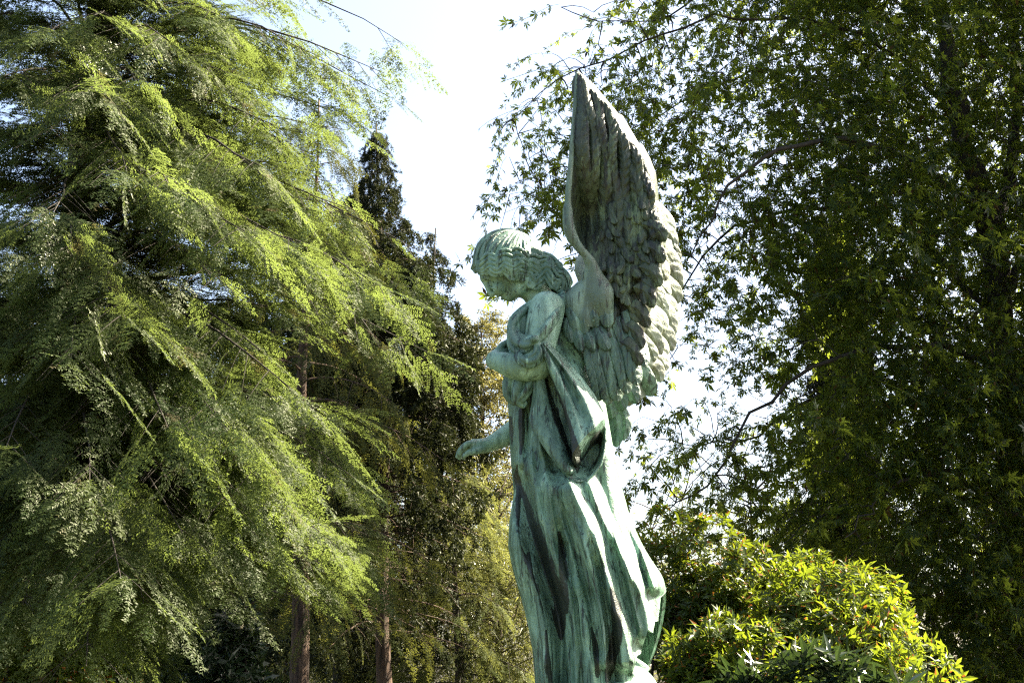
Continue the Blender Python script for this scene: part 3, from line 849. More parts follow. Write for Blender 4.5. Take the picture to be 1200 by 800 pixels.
# coverts: rows of small feathers laid like tiles, part of the wing's relief
cov = Bag(); k = 0
for row, v0 in enumerate(np.arange(236, 372, 15.0)):
    for u0 in np.arange(688 + (row % 2) * 6, 760, 11.5):
        u = u0 + rng.normal(0, 2.0); vv = v0 + rng.normal(0, 2.5) - 0.25 * (u - 720)
        if u < 704 and vv < 292: continue
        if u > np.interp(vv, *zip(*OR)) - 12 or u < np.interp(vv, *zip(*OL)) + 9: continue
        a = rng.normal(0.25, 0.38); ln = rng.uniform(18, 32)
        d = np.array([math.sin(a), math.cos(a)]); bend = np.array([d[1], -d[0]]) * rng.normal(0, 3)
        p = [(u, vv), (u + d[0] * ln * .5 + bend[0], vv + d[1] * ln * .5 + bend[1]), (u + d[0] * ln, vv + d[1] * ln)]
        cov.add(*feather(wpath(p, [3, 6.0, 8 + rng.uniform(-1, 6)]), rng.uniform(5.0, 8.2), n=18, m=9, dome=rng.uniform(3.5, 6), tip=0.5, tilt=rng.normal(-0.05, 0.22), seed=200 + k, barb=0.5)); k += 1
cov.build('covert_feathers', M_wing, wing)['kind'] = 'stuff'
# pale rounded feathers of the shoulder of the wing
SCP = [([(668, 360), (674, 374), (677, 390)], 8.5), ([(680, 358), (684, 374), (686, 392)], 8), ([(690, 352), (696, 368), (700, 384)], 9), ([(702, 350), (709, 366), (713, 384)], 9.5),
       ([(672, 376), (678, 394), (682, 412)], 7.5), ([(684, 384), (691, 398), (696, 412)], 7), ([(698, 380), (706, 396), (713, 410)], 9), ([(664, 372), (667, 388), (670, 402)], 6.5)]
for i, (p, hw) in enumerate(SCP):
    v, f = feather(wpath(p, [7, 13, 14 - (i % 3)]), hw, n=24, m=13, dome=4.4, tip=0.5, tilt=-0.05, thick=3.5, barb=0.25, seed=90 + i, root=0.7)
    mesh_obj('feather', v, f, M_scap, wing)


# ---- far wing, seen past the near one: lit rows of feathers along its trailing edge
def wf2(u, v):
    u = np.asarray(u, float); v = np.asarray(v, float)
    return 52 + np.maximum(u - 752, -6) * 1.35 + 4 * np.sin(v / 40.0)


FL = [(160, 690), (200, 690), (300, 690), (360, 690), (420, 700), (470, 720), (476, 728)]
FR = [(160, 694), (200, 735), (240, 764), (275, 784), (305, 790), (342, 793), (370, 790), (400, 783), (425, 775), (445, 770), (463, 758), (476, 738)]
bag = Bag()
bag.add(*shell(FL, FR, np.linspace(160, 476, 110), wf2, 7.0))
bag.add(*lead_tube([(672, 372, 14, 14), (690, 352, 26, 14), (694, 334, 40, 14), (687, 315, 52, 14.5), (689, 300, 58, 12), (693, 270, 60, 8), (698, 220, 58, 5), (704, 175, 54, 3)], n=30))
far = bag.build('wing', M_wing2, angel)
far['label'] = 'far wing, its pale feather ends lit by the sun'
FARF = []
tips = spline(np.array([(787, 272), (793, 290), (796, 308), (797.5, 326), (798, 342), (796, 358), (794, 372), (791, 386), (788, 400), (783, 414), (779, 427), (776, 441)], float), 13)
rf = np.random.default_rng(7)
for row, (dx_, n_f, up_) in enumerate(((0, 13, 0), (-15, 11, 6))):
    for i in range(n_f):
        tu, tv = tips[i] + np.array([dx_ + rf.normal(0, 1.6), up_ + rf.normal(0, 2.6)])
        bx, by = rf.normal(0, 3.5, 2)
        p = [(tu - 34 + bx, tv - 36 + by), (tu - 19 + bx, tv - 24 + by), (tu - 6, tv - 11 + by * 0.6), (tu + rf.normal(0, 1), tv + 5 + rf.uniform(-3, 4))]
        l0 = rf.uniform(0, 6) + 5 * row
        v, f = feather(wpath(p, [3 + l0, 4 + l0, 4 + l0, 2 + l0 + rf.uniform(-2, 4)], wf2), rf.uniform(6.5, 10.5), n=30, m=13, dome=rf.uniform(2.2, 5), tip=rf.uniform(0.3, 0.5), tilt=-0.45 + rf.normal(0, 0.18), thick=3.5, barb=0.5, seed=120 + i + 20 * row)
        mesh_obj('feather', v, f, M_wing2, far)
LOWF = [([(738, 420), (754, 440), (765, 464)], 12), ([(726, 436), (738, 454), (747, 473)], 10), ([(712, 440), (723, 462), (732, 480)], 10), ([(700, 446), (712, 470), (718, 490)], 9),
        ([(712, 460), (722, 492), (722, 524)], 10), ([(722, 470), (733, 492), (730, 516)], 7)]
for i, (p, hw) in enumerate(LOWF):
    v, f = feather(wpath(p, [0, 6, 10], wf2), hw, n=30, m=13, dome=3.4, tip=0.4, tilt=0.1, thick=3.5, barb=0.3, seed=150 + i)
    mesh_obj('feather', v, f, M_scap, far)

# ---------------- bronze ground the figure stands on, and the foot under the hem
K = Clay(at(600, 850, D - 0.5) - 0.02, at(800, 755, D + 0.6) + np.array([0.05, 0.02, 0.02]), 0.006)
C([(738, 792, -30, 13), (752, 796, -20, 11), (760, 802, -6, 9)], 4 * R, n=10, clay=K)
C([(640, 826, -60, 16), (690, 824, -76, 16), (740, 818, -60, 20), (752, 822, 0, 22), (740, 822, 50, 20), (650, 826, 50, 18), (630, 826, 0, 18), (640, 826, -60, 16)], 6 * R, n=60, clay=K)
K.ball(st(np.array([690.0, 836, 0])), np.array([75, 110, 26]) * R, 10 * R)
for i in range(16):
    a = i * 0.41
    K.ball(st(np.array([690 + 62 * math.cos(a), 824 + 4 * math.sin(a * 5), 84 * math.sin(a)])), np.array([1, 1, 0.7]) * rng.uniform(10, 18) * R, 5 * R)
C([(744, 776, -26, 5.5), (751, 781, -20, 6), (757, 783, -12, 4)], 1 * R, n=8, clay=K)
v, f = K.mesh()
mesh_obj('base', v, f, M_body, angel)

# ---------------- stone pedestal (below the frame)
ped = root('stone_pedestal', [angel.location.x, angel.location.y, 0], 'grey stone pedestal carrying the bronze angel', 'pedestal')
mst = barkmat('granite', (0.22, 0.21, 0.19), (0.32, 0.31, 0.28), 20)
ztop = float(st(np.array([690.0, 841, 0]))[2])
px_, py_ = angel.location.x, angel.location.y
def slab(name, hx, z0, z1, bev):
    bmv = []
    for (z, h) in ((z0, hx), (z1 - bev, hx), (z1, hx - bev)):
        bmv += [(px_ - h, py_ - h, z), (px_ + h, py_ - h, z), (px_ + h, py_ + h, z), (px_ - h, py_ + h, z)]
    q = [[3, 2, 1, 0], [8, 9, 10, 11]]
    for l in (0, 4):
        for i in range(4): q.append([l + i, l + (i + 1) % 4, l + 4 + (i + 1) % 4, l + 4 + i])
    mesh_obj(name, bmv, np.array(q), mst, ped, smooth=False)
slab('plinth', 0.72, 0.0, 0.35, 0.05); slab('shaft', 0.52, 0.352, ztop - 0.19, 0.02); slab('cornice', 0.62, ztop - 0.188, ztop, 0.04)
# ================================================================== plants
def frames(X, Z):
    """Rotation matrices (columns x,y,z) from forward X and rough up Z, both (N,3)."""
    X = X / (np.linalg.norm(X, axis=1, keepdims=True) + 1e-9)
    Y = np.cross(Z, X); Y /= np.linalg.norm(Y, axis=1, keepdims=True) + 1e-9
    Zz = np.cross(X, Y)
    return np.stack([X, Y, Zz], -1)


def place(protos, pick, M, T, S):
    """Copies of small face lists (n,k,3): returns verts, faces of one mesh."""
    Vs, Fs, n0 = [], [], 0
    for i, pr in enumerate(protos):
        w_ = np.where(pick == i)[0]
        if not len(w_): continue
        n, k, _ = pr.shape
        P = pr.reshape(-1, 3)
        V = np.einsum('nij,mj->nmi', M[w_] * S[w_, None, None], P) + T[w_, None, :]
        Vs.append(V.reshape(-1, 3).astype(np.float32))
        Fs.append((np.arange(len(w_) * n * k) + n0).reshape(-1, k)); n0 += len(w_) * n * k
    return np.concatenate(Vs), np.concatenate(Fs)


def conifer_spray(r, L=0.42, step=0.045, nl=0.024, nw=0.0075, nstep=0.021, droop=0.25, spread=0.42):
    """A flat drooping spray: an axis, alternate side twigs, needles along both. Triangles."""
    tri = []
    def twig(p, d, l, dr):
        n = max(2, int(l / nstep)); q = np.array(p, float); d = np.array(d, float)
        for i in range(n):
            t = i / n
            side = np.array([-d[1], d[0], 0]);
            for s in (-1, 1):
                nd_ = d * 0.75 + side * s * 0.75 + np.array([0, 0, r.uniform(-0.35, 0.25)])
                nd_ /= np.linalg.norm(nd_); ln = nl * (1.1 - 0.5 * t) * r.uniform(0.8, 1.25)
                c = q + d * nstep * r.uniform(-0.3, 0.3)
                wv = np.cross(nd_, [0, 0, 1.0]); wv = wv / (np.linalg.norm(wv) + 1e-6) * nw * r.uniform(0.7, 1.2)
                wv = wv + np.array([0, 0, r.uniform(-.4, .4) * nw])
                tri.append([c - wv * .6, c + wv * .6 + nd_ * ln * 0.3, c + nd_ * ln])
            q = q + d * nstep; d = d + np.array([r.normal(0, .05), r.normal(0, .05), -dr * nstep * 3]); d /= np.linalg.norm(d)
        return q
    ax = [np.zeros(3)]; d = np.array([1.0, 0, 0])
    n = int(L / step)
    for i in range(n):
        t = i / n
        for s in ((-1, 1) if r.random() < 0.8 else (r.choice([-1, 1]),)):
            l = (spread * L) * (1 - t) ** 0.8 * r.uniform(0.55, 1.1) + 0.03
            a = r.uniform(0.65, 0.95) * s
            dd = np.array([d[0] * math.cos(a) - d[1] * math.sin(a), d[0] * math.sin(a) + d[1] * math.cos(a), d[2] + r.uniform(-.15, .1)])
            twig(ax[-1], dd / np.linalg.norm(dd), l, droop)
        q = twig(ax[-1], d, step, droop)
        d = d + np.array([0, r.normal(0, .06), -droop * step * 2.2]); d /= np.linalg.norm(d)
        ax.append(ax[-1] + d * step)
    return np.array(tri)


def hanging_tuft(r, L=0.5, n=40, nl=0.05, nw=0.012, flare=0.10):
    """Spruce or larch branchlet hanging from a bough: needles in all directions round a drooping twig. Triangles."""
    tri = []
    for i in range(n):
        t = r.uniform(0, 1)
        q = np.array([L * t * 0.55, r.normal(0, flare * 0.35), -L * 0.55 * t ** 1.3 + r.normal(0, flare * 0.25)])
        d = r.normal(0, 1, 3) + np.array([0.7, 0, -0.6]); d /= np.linalg.norm(d)
        wv = np.cross(d, r.normal(0, 1, 3)); wv = wv / np.linalg.norm(wv) * nw
        tri.append([q - wv, q + wv, q + d * nl * r.uniform(0.7, 1.4)])
    return np.array(tri)


def conifer(rt, base, H, zs, reach, nlimb, mb, ml, protos, trunk_r, lean=(0, 0), sub_step=0.26, spray_gap=0.2, droop=0.35, rise=0.1,
            az=None, hang=0.5, scl=1.0, lowbare=0.0, seed=3, roll=0.25, extra=(), keep=None, trim=None, smin=0.45, sub_len=0.4, tw=1.0):
    """A conifer: trunk, boughs and one crown mesh of sprays. reach(z)->limb length."""
    r = np.random.default_rng(seed)
    base = np.array(base, float)
    tz = np.linspace(0, 1, 14)
    tp = base + np.stack([lean[0] * tz + 0.05 * np.sin(tz * 9 + seed), lean[1] * tz + 0.05 * np.cos(tz * 7 + seed), H * tz], -1)
    tb = Bag(); tb.add(*tube(tp, np.maximum(trunk_r * (1 - tz) ** 0.9 * (1 + 0.5 * np.exp(-tz * H / 0.5)), 0.012), 10))
    bb = tb
    X, Z, T, S = [], [], [], []
    limbs = []
    for i in range(nlimb):
        z = zs[0] + (zs[1] - zs[0]) * ((i + r.uniform(0, 0.9)) / nlimb) ** 0.85
        a = i * 2.39996 + r.normal(0, 0.35) if az is None else az(r)
        limbs.append((z, a, reach(z) * r.uniform(0.72, 1.12), None))
    for e in extra: limbs.append(e)
    up = np.array([0, 0, 1.0])
    for z, a, L, tgt in limbs:
        b0 = np.array([np.interp(z, tp[:, 2] - base[2], tp[:, 0]), np.interp(z, tp[:, 2] - base[2], tp[:, 1]), base[2] + z])
        t = np.linspace(0, 1, 9)
        if tgt is None:
            h = np.array([math.cos(a), math.sin(a), 0])
            P = b0 + h * (L * t)[:, None] + up * (L * (rise * 1.6 * t - droop * t ** 2))[:, None]
        else:
            tgt = np.array(tgt, float); L = np.linalg.norm(tgt - b0)
            P = b0 + (tgt - b0) * t[:, None] + up * (L * 0.20 * np.sin(math.pi * t) * (1 - 0.3 * t))[:, None]
        P[1:] += np.cumsum(r.normal(0, 0.018 * L / 3, (8, 3)), 0)
        if trim is not None:                       # no bare ends beyond the foliage
            iv = np.where(trim(spline(P, 60)) > 0.25)[0]
            if not len(iv): continue
            tt = (iv.max() + 1) / 60
            P = spline(spline(P, 60)[:max(6, int(tt * 60))], 9); L = L * tt
        bb.add(*tube(P, np.linspace(0.016 * L + 0.008, 0.006, 9) * tw, 5, False))
        Tn = np.gradient(P, axis=0); Tn /= np.linalg.norm(Tn, axis=1, keepdims=True)
        n_sub = max(2, int(L * (1 - lowbare) / sub_step))
        for k in range(n_sub):
            s = lowbare + (1 - lowbare) * (k + r.uniform(0.1, 0.9)) / n_sub
            if s < 0.10: continue
            c = np.array([np.interp(s, t, P[:, j]) for j in range(3)]); d = np.array([np.interp(s, t, Tn[:, j]) for j in range(3)])
            for sgn in (-1, 1):
                al = r.uniform(0.6, 1.15) * sgn
                hd = np.array([d[0] * math.cos(al) - d[1] * math.sin(al), d[0] * math.sin(al) + d[1] * math.cos(al), d[2] - 0.12]); hd /= np.linalg.norm(hd)
                l = sub_len * L * (1 - s) ** 0.7 * r.uniform(0.6, 1.1) + 0.22 * scl
                m = max(2, int(l / (spray_gap)))
                q = c + hd * (l * np.linspace(0, 1, 5))[:, None] - up * (hang * 0.5 * l * np.linspace(0, 1, 5) ** 2)[:, None]
                if l > 0.3 and (trim is None or trim(q[2:4]).min() > 0.35): bb.add(*tube(q, np.linspace(0.007 * scl + .002, 0.003, 5) * tw, 3, False))
                for g in range(m):
                    u = (g + r.uniform(0.2, 1)) / m
                    pos = np.array([np.interp(u, np.linspace(0, 1, 5), q[:, j]) for j in range(3)])
                    be = r.uniform(-0.9, 0.9)
                    xd = np.array([hd[0] * math.cos(be) - hd[1] * math.sin(be), hd[0] * math.sin(be) + hd[1] * math.cos(be), hd[2] - hang * r.uniform(0.1, 1.4)])
                    X.append(xd); Z.append(up + r.normal(0, roll, 3)); T.append(pos); S.append(r.uniform(0.75, 1.25) * scl * min(1.0, smin + 0.8 * L))
        for g in range(3):
            X.append(Tn[-1] + r.normal(0, 0.3, 3) - up * 0.15 * hang); Z.append(up + r.normal(0, roll, 3)); T.append(P[-1 - (g > 1)]); S.append(r.uniform(0.8, 1.2) * scl * min(1.0, smin + 0.8 * L))
    X, Z, T, S = map(np.array, (X, Z, T, S))
    if keep is not None:
        kx = keep(T, r); X, Z, T, S = X[kx], Z[kx], T[kx], S[kx]
    bb.build('trunk', mb, rt)
    pick = r.integers(0, len(protos), len(T))
    V, Fc = place(protos, pick, frames(X, Z), T, S)
    cr = mesh_obj('crown', V, Fc, ml, rt, smooth=False)
    return len(T), len(Fc)


def leaf_quads(L, W, fold=0.25, bend=0.2, seg=2):
    """One pointed leaf along +x as quads folded on the midrib: (n,4,3)."""
    xs = np.linspace(0, 1, seg + 1); wd = np.sin(np.clip(xs * 0.94 + 0.06, 0, 1) * math.pi) ** 0.8 * W / 2; wd[-1] = W * 0.02
    out = []
    for i in range(seg):
        for s in (-1, 1):
            def pt(j, side): return [xs[j] * L, side * wd[j], (fold * wd[j] if side else 0) - bend * L * xs[j] ** 2]
            q = [pt(i, 0), pt(i + 1, 0), pt(i + 1, s), pt(i, s)]
            out.append(q if s > 0 else q[::-1])
    return np.array(out)


def rotz(P, a):
    c, s = math.cos(a), math.sin(a)
    return P @ np.array([[c, s, 0], [-s, c, 0], [0, 0, 1]])


def roty(P, a):
    c, s = math.cos(a), math.sin(a)
    return P @ np.array([[c, 0, -s], [0, 1, 0], [s, 0, c]])


def rotx(P, a):
    c, s = math.cos(a), math.sin(a)
    return P @ np.array([[1, 0, 0], [0, c, s], [0, -s, c]])


def maple_leaf(r, L=0.11):
    """Deeply cut five-lobed leaf with a slim stalk, hanging a little: (n,4,3)."""
    out = []
    for a, l, w in ((0, 1.0, 0.30), (0.75, 0.80, 0.26), (-0.75, 0.80, 0.26), (1.6, 0.45, 0.2), (-1.6, 0.45, 0.2)):
        l = l * L * r.uniform(0.85, 1.1); w = w * L
        q = np.array([[0, 0, 0], [l * 0.5, -w / 2, -0.04 * l], [l, 0, -0.22 * l * r.uniform(0.3, 1.5)], [l * 0.5, w / 2, -0.04 * l]])
        out.append(rotz(q, a) + np.array([0.02 * L, 0, 0]))
    st_ = np.array([[0, 0.0012, 0], [-0.5 * L, 0.0012, 0.12 * L], [-0.5 * L, -0.0012, 0.12 * L], [0, -0.0012, 0]])
    out.append(st_)
    P = np.array(out)
    P[..., 0] += 0.5 * L; P[..., 2] -= 0.12 * L
    return P


def maple_sprig(r, L=0.7, n=13, leaf=0.115, droop=0.5):
    """Drooping twig with opposite pairs of leaves: quads."""
    out = []
    ts = np.linspace(0, 1, 7); x = L * ts; z = -droop * L * ts ** 2; y = 0.06 * np.sin(ts * 5 + r.uniform(0, 6)) * L
    ax = np.stack([x, y, z], -1)
    for i in range(6):
        for k in range(2):
            o = np.array([0, .003, 0]) if k else np.array([0, 0, .003])
            out.append(np.array([[ax[i] - o, ax[i + 1] - o * .6, ax[i + 1] + o * .6, ax[i] + o]])[0])
    quads = [np.array(out)]
    for i in range(n):
        t = r.uniform(0.12, 1.0)
        p = np.array([np.interp(t, ts, ax[:, j]) for j in range(3)])
        q = maple_leaf(r, leaf * r.uniform(0.6, 1.25)).reshape(-1, 3)
        q = rotx(q, r.normal(0, 0.9)); q = roty(q, r.uniform(-0.1, 1.3)); q = rotz(q, r.uniform(-1.9, 1.9))
        quads.append(q.reshape(-1, 4, 3) + p)
    return np.concatenate(quads)


def whorl(r, L=0.12, W=0.04, n=8, up=0.3, seg=2):
    """A rosette of leathery leaves round a shoot tip that points along +z."""
    out = []
    a0 = r.uniform(0, 6)
    for i in range(n):
        q = leaf_quads(L * r.uniform(0.75, 1.15), W * r.uniform(0.85, 1.15), 0.35, r.uniform(0.05, 0.3), seg).reshape(-1, 3)
        q = rotx(q, r.normal(0, 0.3)); q = roty(q, -up + r.normal(0, 0.28)); q = rotz(q, a0 + i * 2.4)
        out.append(q.reshape(-1, 4, 3) + np.array([0, 0, -0.01 * i]))
    return np.concatenate(out)


def lump(dirs, seed, amp=0.3):
    """Uneven radius over directions: clumps and hollows."""
    r = np.random.default_rng(seed); k = np.ones(len(dirs))
    for f in (2.0, 3.5, 6.0):
        for j in range(4):
            v = r.normal(0, 1, 3) * f
            k += amp / f * 1.3 * np.sin(dirs @ v + r.uniform(0, 6)) / 1.4
    return k


def shrub(name, centre, radii, n, protos, ml, mb, label, cat, group=None, seed=1, amp=0.3, inner=0.35, scl=1.0, zmin=0.0, keep=None, flip=0.0, tilt=0.5):
    """A dense shrub: whorls over an uneven dome and inside it, with bare stems below."""
    r = np.random.default_rng(seed)
    c = np.array(centre, float); rad = np.array(radii, float)
    rt = root(name, [c[0], c[1], 0], label, cat, group)
    d = r.normal(0, 1, (n, 3)); d /= np.linalg.norm(d, axis=1, keepdims=True)
    d[:, 2] = np.where(d[:, 2] < -0.35, -d[:, 2], d[:, 2])
    k = lump(d, seed, amp) * np.where(r.random(n) < inner, r.uniform(0.55, 0.97, n), r.uniform(0.96, 1.04, n))
    T = c + d * rad * k[:, None]
    ok = T[:, 2] > zmin
    if keep is not None: ok &= keep(T, r)
    T, d = T[ok], d[ok]
    Zd = d / rad; Zd /= np.linalg.norm(Zd, axis=1, keepdims=True)
    Zd = Zd + np.array([0, 0, 0.5]) + r.normal(0, tilt, Zd.shape)
    Xd = np.cross(Zd, r.normal(0, 1, Zd.shape))
    M = frames(Xd, Zd)
    V, Fc = place(protos, r.integers(0, len(protos), len(T)), M, T, r.uniform(0.75, 1.25, len(T)) * scl)
    mesh_obj('foliage', V, Fc, ml, rt, smooth=False)
    b = Bag()
    for i in range(14):
        q = T[r.integers(len(T))]; b0 = np.array([c[0] + r.normal(0, .2) * rad[0], c[1] + r.normal(0, .2) * rad[1], -0.1])
        m = (b0 + q) / 2 + r.normal(0, 0.1, 3)
        b.add(*tube(spline([b0, m, c + (q - c) * 0.9], 8), np.linspace(0.035, 0.008, 8), 5, False))
    b.build('stem', mb, rt)
    return rt, len(Fc)


def broadleaf(name, base, H, centre, radii, nclump, per, leaf, ml, mb, label, cat='tree', group=None, seed=1, trunk_r=0.15, amp=0.4, keep=None, spread=0.35, hollow=0.5):
    """A leafy tree seen from afar: trunk, limbs to the clumps, leaves gathered in clumps."""
    r = np.random.default_rng(seed)
    base = np.array(base, float); c = np.array(centre, float); rad = np.array(radii, float)
    rt = root(name, base, label, cat, group)
    d = r.normal(0, 1, (nclump, 3)); d /= np.linalg.norm(d, axis=1, keepdims=True)
    k = lump(d, seed, amp) * r.uniform(hollow, 1.02, nclump)
    Cc = c + d * rad * k[:, None]
    if keep is not None: Cc = Cc[keep(Cc, r)]
    tb = Bag(); tz = np.linspace(0, 1, 8)
    tp = spline([base, base * 0.4 + c * 0.6 * np.array([1, 1, 1]) - np.array([0, 0, 0.0]), c + np.array([0, 0, rad[2] * 0.8])], 12)
    tb.add(*tube(tp, trunk_r * (1 - np.linspace(0, 0.95, 12)), 9)); lb = tb
    for q in Cc[::max(1, len(Cc) // 70)]:
        zz_ = np.clip(q[2] - 0.45 * np.hypot(q[0] - c[0], q[1] - c[1]), base[2] + 0.25 * H, tp[-1, 2])
        s = np.array([np.interp(zz_, tp[:, 2], tp[:, j]) for j in range(3)])
        lb.add(*tube(spline([s, (s + q) / 2 + r.normal(0, 0.12, 3), q], 7), np.linspace(0.016, 0.004, 7) * trunk_r / 0.12, 4, False))
    lb.build('trunk', mb, rt)
    N = len(Cc) * per
    T = np.repeat(Cc, per, 0) + r.normal(0, 1, (N, 3)) * spread * np.array([1, 1, 0.7])
    X = r.normal(0, 1, (N, 3)) + np.array([0, 0, -0.4]); Z = np.array([0, 0, 0.8]) + r.normal(0, 0.7, (N, 3))
    lf = [leaf_quads(leaf * s, leaf * 0.55 * s, 0.3, 0.2, 1) for s in (0.8, 1.0, 1.2)]
    V, Fc = place(lf, r.integers(0, 3, N), frames(X, Z), T, r.uniform(0.7, 1.3, N))
    mesh_obj('crown', V, Fc, ml, rt, smooth=False)
    return rt, len(Fc)


class Density:
    """How thick a crown is, cell by cell of its outline seen from the lawn (50 px cells of the photograph)."""
    def __init__(self, x0, rows, y0=0, cell=50.0):
        self.g = np.array([[int(c) for c in r_.split()] for r_ in rows], float) / 9.0
        self.x0, self.y0, self.cell = x0, y0, cell
    def __call__(self, P):
        px, py = proj(P)
        x = np.clip((px - self.x0) / self.cell - 0.5, 0, self.g.shape[1] - 1.001); y = np.clip((py - self.y0) / self.cell - 0.5, 0, self.g.shape[0] - 1.001)
        i, j = y.astype(int), x.astype(int); fy, fx = y - i, x - j
        g = self.g
        return (g[i, j] * (1 - fy) * (1 - fx) + g[i + 1, j] * fy * (1 - fx) + g[i, j + 1] * (1 - fy) * fx + g[i + 1, j + 1] * fy * fx)
# ================================================================== the park
GZ = 0.0
M_bark = barkmat('bark_brown', (0.035, 0.024, 0.016), (0.11, 0.075, 0.05))
M_bark_red = barkmat('bark_red', (0.022, 0.014, 0.010), (0.13, 0.078, 0.05), 9.0)
M_bark_dark = barkmat('bark_dark', (0.015, 0.012, 0.009), (0.05, 0.038, 0.028))
M_hem = leafmat('hemlock_needles', (0.019, 0.040, 0.012), (0.044, 0.060, 0.017), trans=(0.215, 0.28, 0.062), tw=0.44, gloss=0.010, rough=0.5, scale=1.3, fres=0.06, dead=(0.075, 0.052, 0.025))
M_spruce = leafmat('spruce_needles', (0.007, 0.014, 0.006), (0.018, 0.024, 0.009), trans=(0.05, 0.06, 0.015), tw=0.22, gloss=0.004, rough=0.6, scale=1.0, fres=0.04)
M_larch = leafmat('larch_needles', (0.065, 0.072, 0.026), (0.095, 0.09, 0.036), trans=(0.26, 0.24, 0.07), tw=0.42, gloss=0.005, rough=0.6, scale=0.8, fres=0.05)
M_yew = leafmat('mixed_leaves', (0.040, 0.064, 0.018), (0.105, 0.100, 0.034), trans=(0.32, 0.33, 0.08), tw=0.42, gloss=0.010, scale=0.7, fres=0.12)
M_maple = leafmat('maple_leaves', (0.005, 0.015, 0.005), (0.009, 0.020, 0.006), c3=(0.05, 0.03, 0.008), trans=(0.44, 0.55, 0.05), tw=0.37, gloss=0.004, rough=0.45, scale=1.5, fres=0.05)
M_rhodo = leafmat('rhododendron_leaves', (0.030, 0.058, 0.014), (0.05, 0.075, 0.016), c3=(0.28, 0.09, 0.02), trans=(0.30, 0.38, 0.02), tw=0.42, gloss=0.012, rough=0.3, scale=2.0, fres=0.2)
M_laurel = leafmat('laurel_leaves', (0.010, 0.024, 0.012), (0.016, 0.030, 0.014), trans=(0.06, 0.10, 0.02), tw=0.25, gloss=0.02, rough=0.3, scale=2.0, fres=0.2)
M_pale = leafmat('pale_leaves', (0.045, 0.065, 0.02), (0.07, 0.08, 0.028), trans=(0.26, 0.30, 0.06), tw=0.5, gloss=0.015, scale=0.6, fres=0.12)

# ground: one sheet out to the horizon
nx_ = 90
gx_ = np.sign(np.linspace(-1, 1, nx_)) * np.abs(np.linspace(-1, 1, nx_)) ** 3 * 600
gy_ = np.sign(np.linspace(-1, 1, nx_)) * np.abs(np.linspace(-1, 1, nx_)) ** 3 * 600 + 8
GX, GY = np.meshgrid(gx_, gy_)
GV = np.stack([GX, GY, GZ - 0.06 + 0.05 * np.sin(GX * 0.6) * np.cos(GY * 0.45)], -1).reshape(-1, 3)
mg, nt = new_mat('park_lawn')
a = noise(nt, 0.35, 6, 0.6); b_ = noise(nt, 9.0, 5, 0.7)
col = mixc(nt, ramp(nt, a, [(0.42, 0.0), (0.6, 1.0)]), (0.05, 0.065, 0.02), (0.075, 0.055, 0.03))
col = mixc(nt, ramp(nt, b_, [(0.3, 0.0), (0.7, 0.6)]), col, (0.03, 0.032, 0.015))
p = nd(nt, 'ShaderNodeBsdfPrincipled', i_Roughness=0.95); nt.links.new(col, p.inputs[0])
bp = nd(nt, 'ShaderNodeBump', i_Strength=0.8, i_Distance=0.05); nt.links.new(b_, bp.inputs['Height']); nt.links.new(bp.outputs[0], p.inputs['Normal'])
o_ = nd(nt, 'ShaderNodeOutputMaterial'); nt.links.new(p.outputs[0], o_.inputs[0])
tag(mesh_obj('ground', GV, grid_faces(nx_, nx_), mg), kind='structure', label='lawn and leaf litter of the park')

count = {}
STAT = np.array([at(690, 420, D)[0], D, 3.2])


def clear_of_sun(T, target=STAT, ru=1.6, rz=2.6, prob=0.96):
    """False where a leaf would stand in the light that reaches the statue."""
    t = (T[:, 1] - target[1]) / SUN[1]
    h = T - SUN * t[:, None]
    return ~((t > 0) & (np.abs(h[:, 0] - target[0]) < ru) & (np.abs(h[:, 2] - target[2]) < rz))


# ---------------- the big hemlock that fills the left of the view
r5 = np.random.default_rng(5)
HEML = [conifer_spray(np.random.default_rng(100 + i), L=0.42 + 0.05 * (i % 5), nl=0.029, nw=0.0098, nstep=0.019, step=0.050, droop=0.10 + 0.08 * (i % 4), spread=0.34 + 0.05 * (i % 3)) for i in range(10)]
YH = 12.5
hb = at(55, 812, YH); hb[2] = 0
rt = root('hemlock_tree', hb, 'broad drooping conifer in full sun filling the left side of the view', 'conifer tree', 'conifers')
DH = Density(0, [
    '9 9 9 9 9 8 3 1 0 0 0 0',
    '9 9 9 9 9 9 7 7 8 7 0 0',
    '9 9 9 9 9 9 9 8 2 1 0 0',
    '9 8 9 9 9 9 7 2 0 0 0 0',
    '9 9 9 9 9 9 8 2 0 0 0 0',
    '9 9 9 9 6 7 9 8 4 1 0 0',
    '9 9 9 8 9 9 9 9 9 8 2 0',
    '9 9 9 9 9 9 9 9 9 9 2 0',
    '9 9 9 9 9 9 9 9 9 7 0 0',
    '9 9 9 9 9 6 8 8 4 0 0 0',
    '9 9 9 9 9 9 9 7 2 0 0 0',
    '9 9 9 9 9 9 9 8 5 0 0 0',
    '9 9 9 9 9 9 9 9 8 0 0 0',
    '9 9 9 9 6 5 9 9 7 0 0 0',
    '7 7 7 5 2 2 1 1 0 0 0 0',
    '4 5 5 2 0 0 0 0 0 0 0 0'])
ext = []
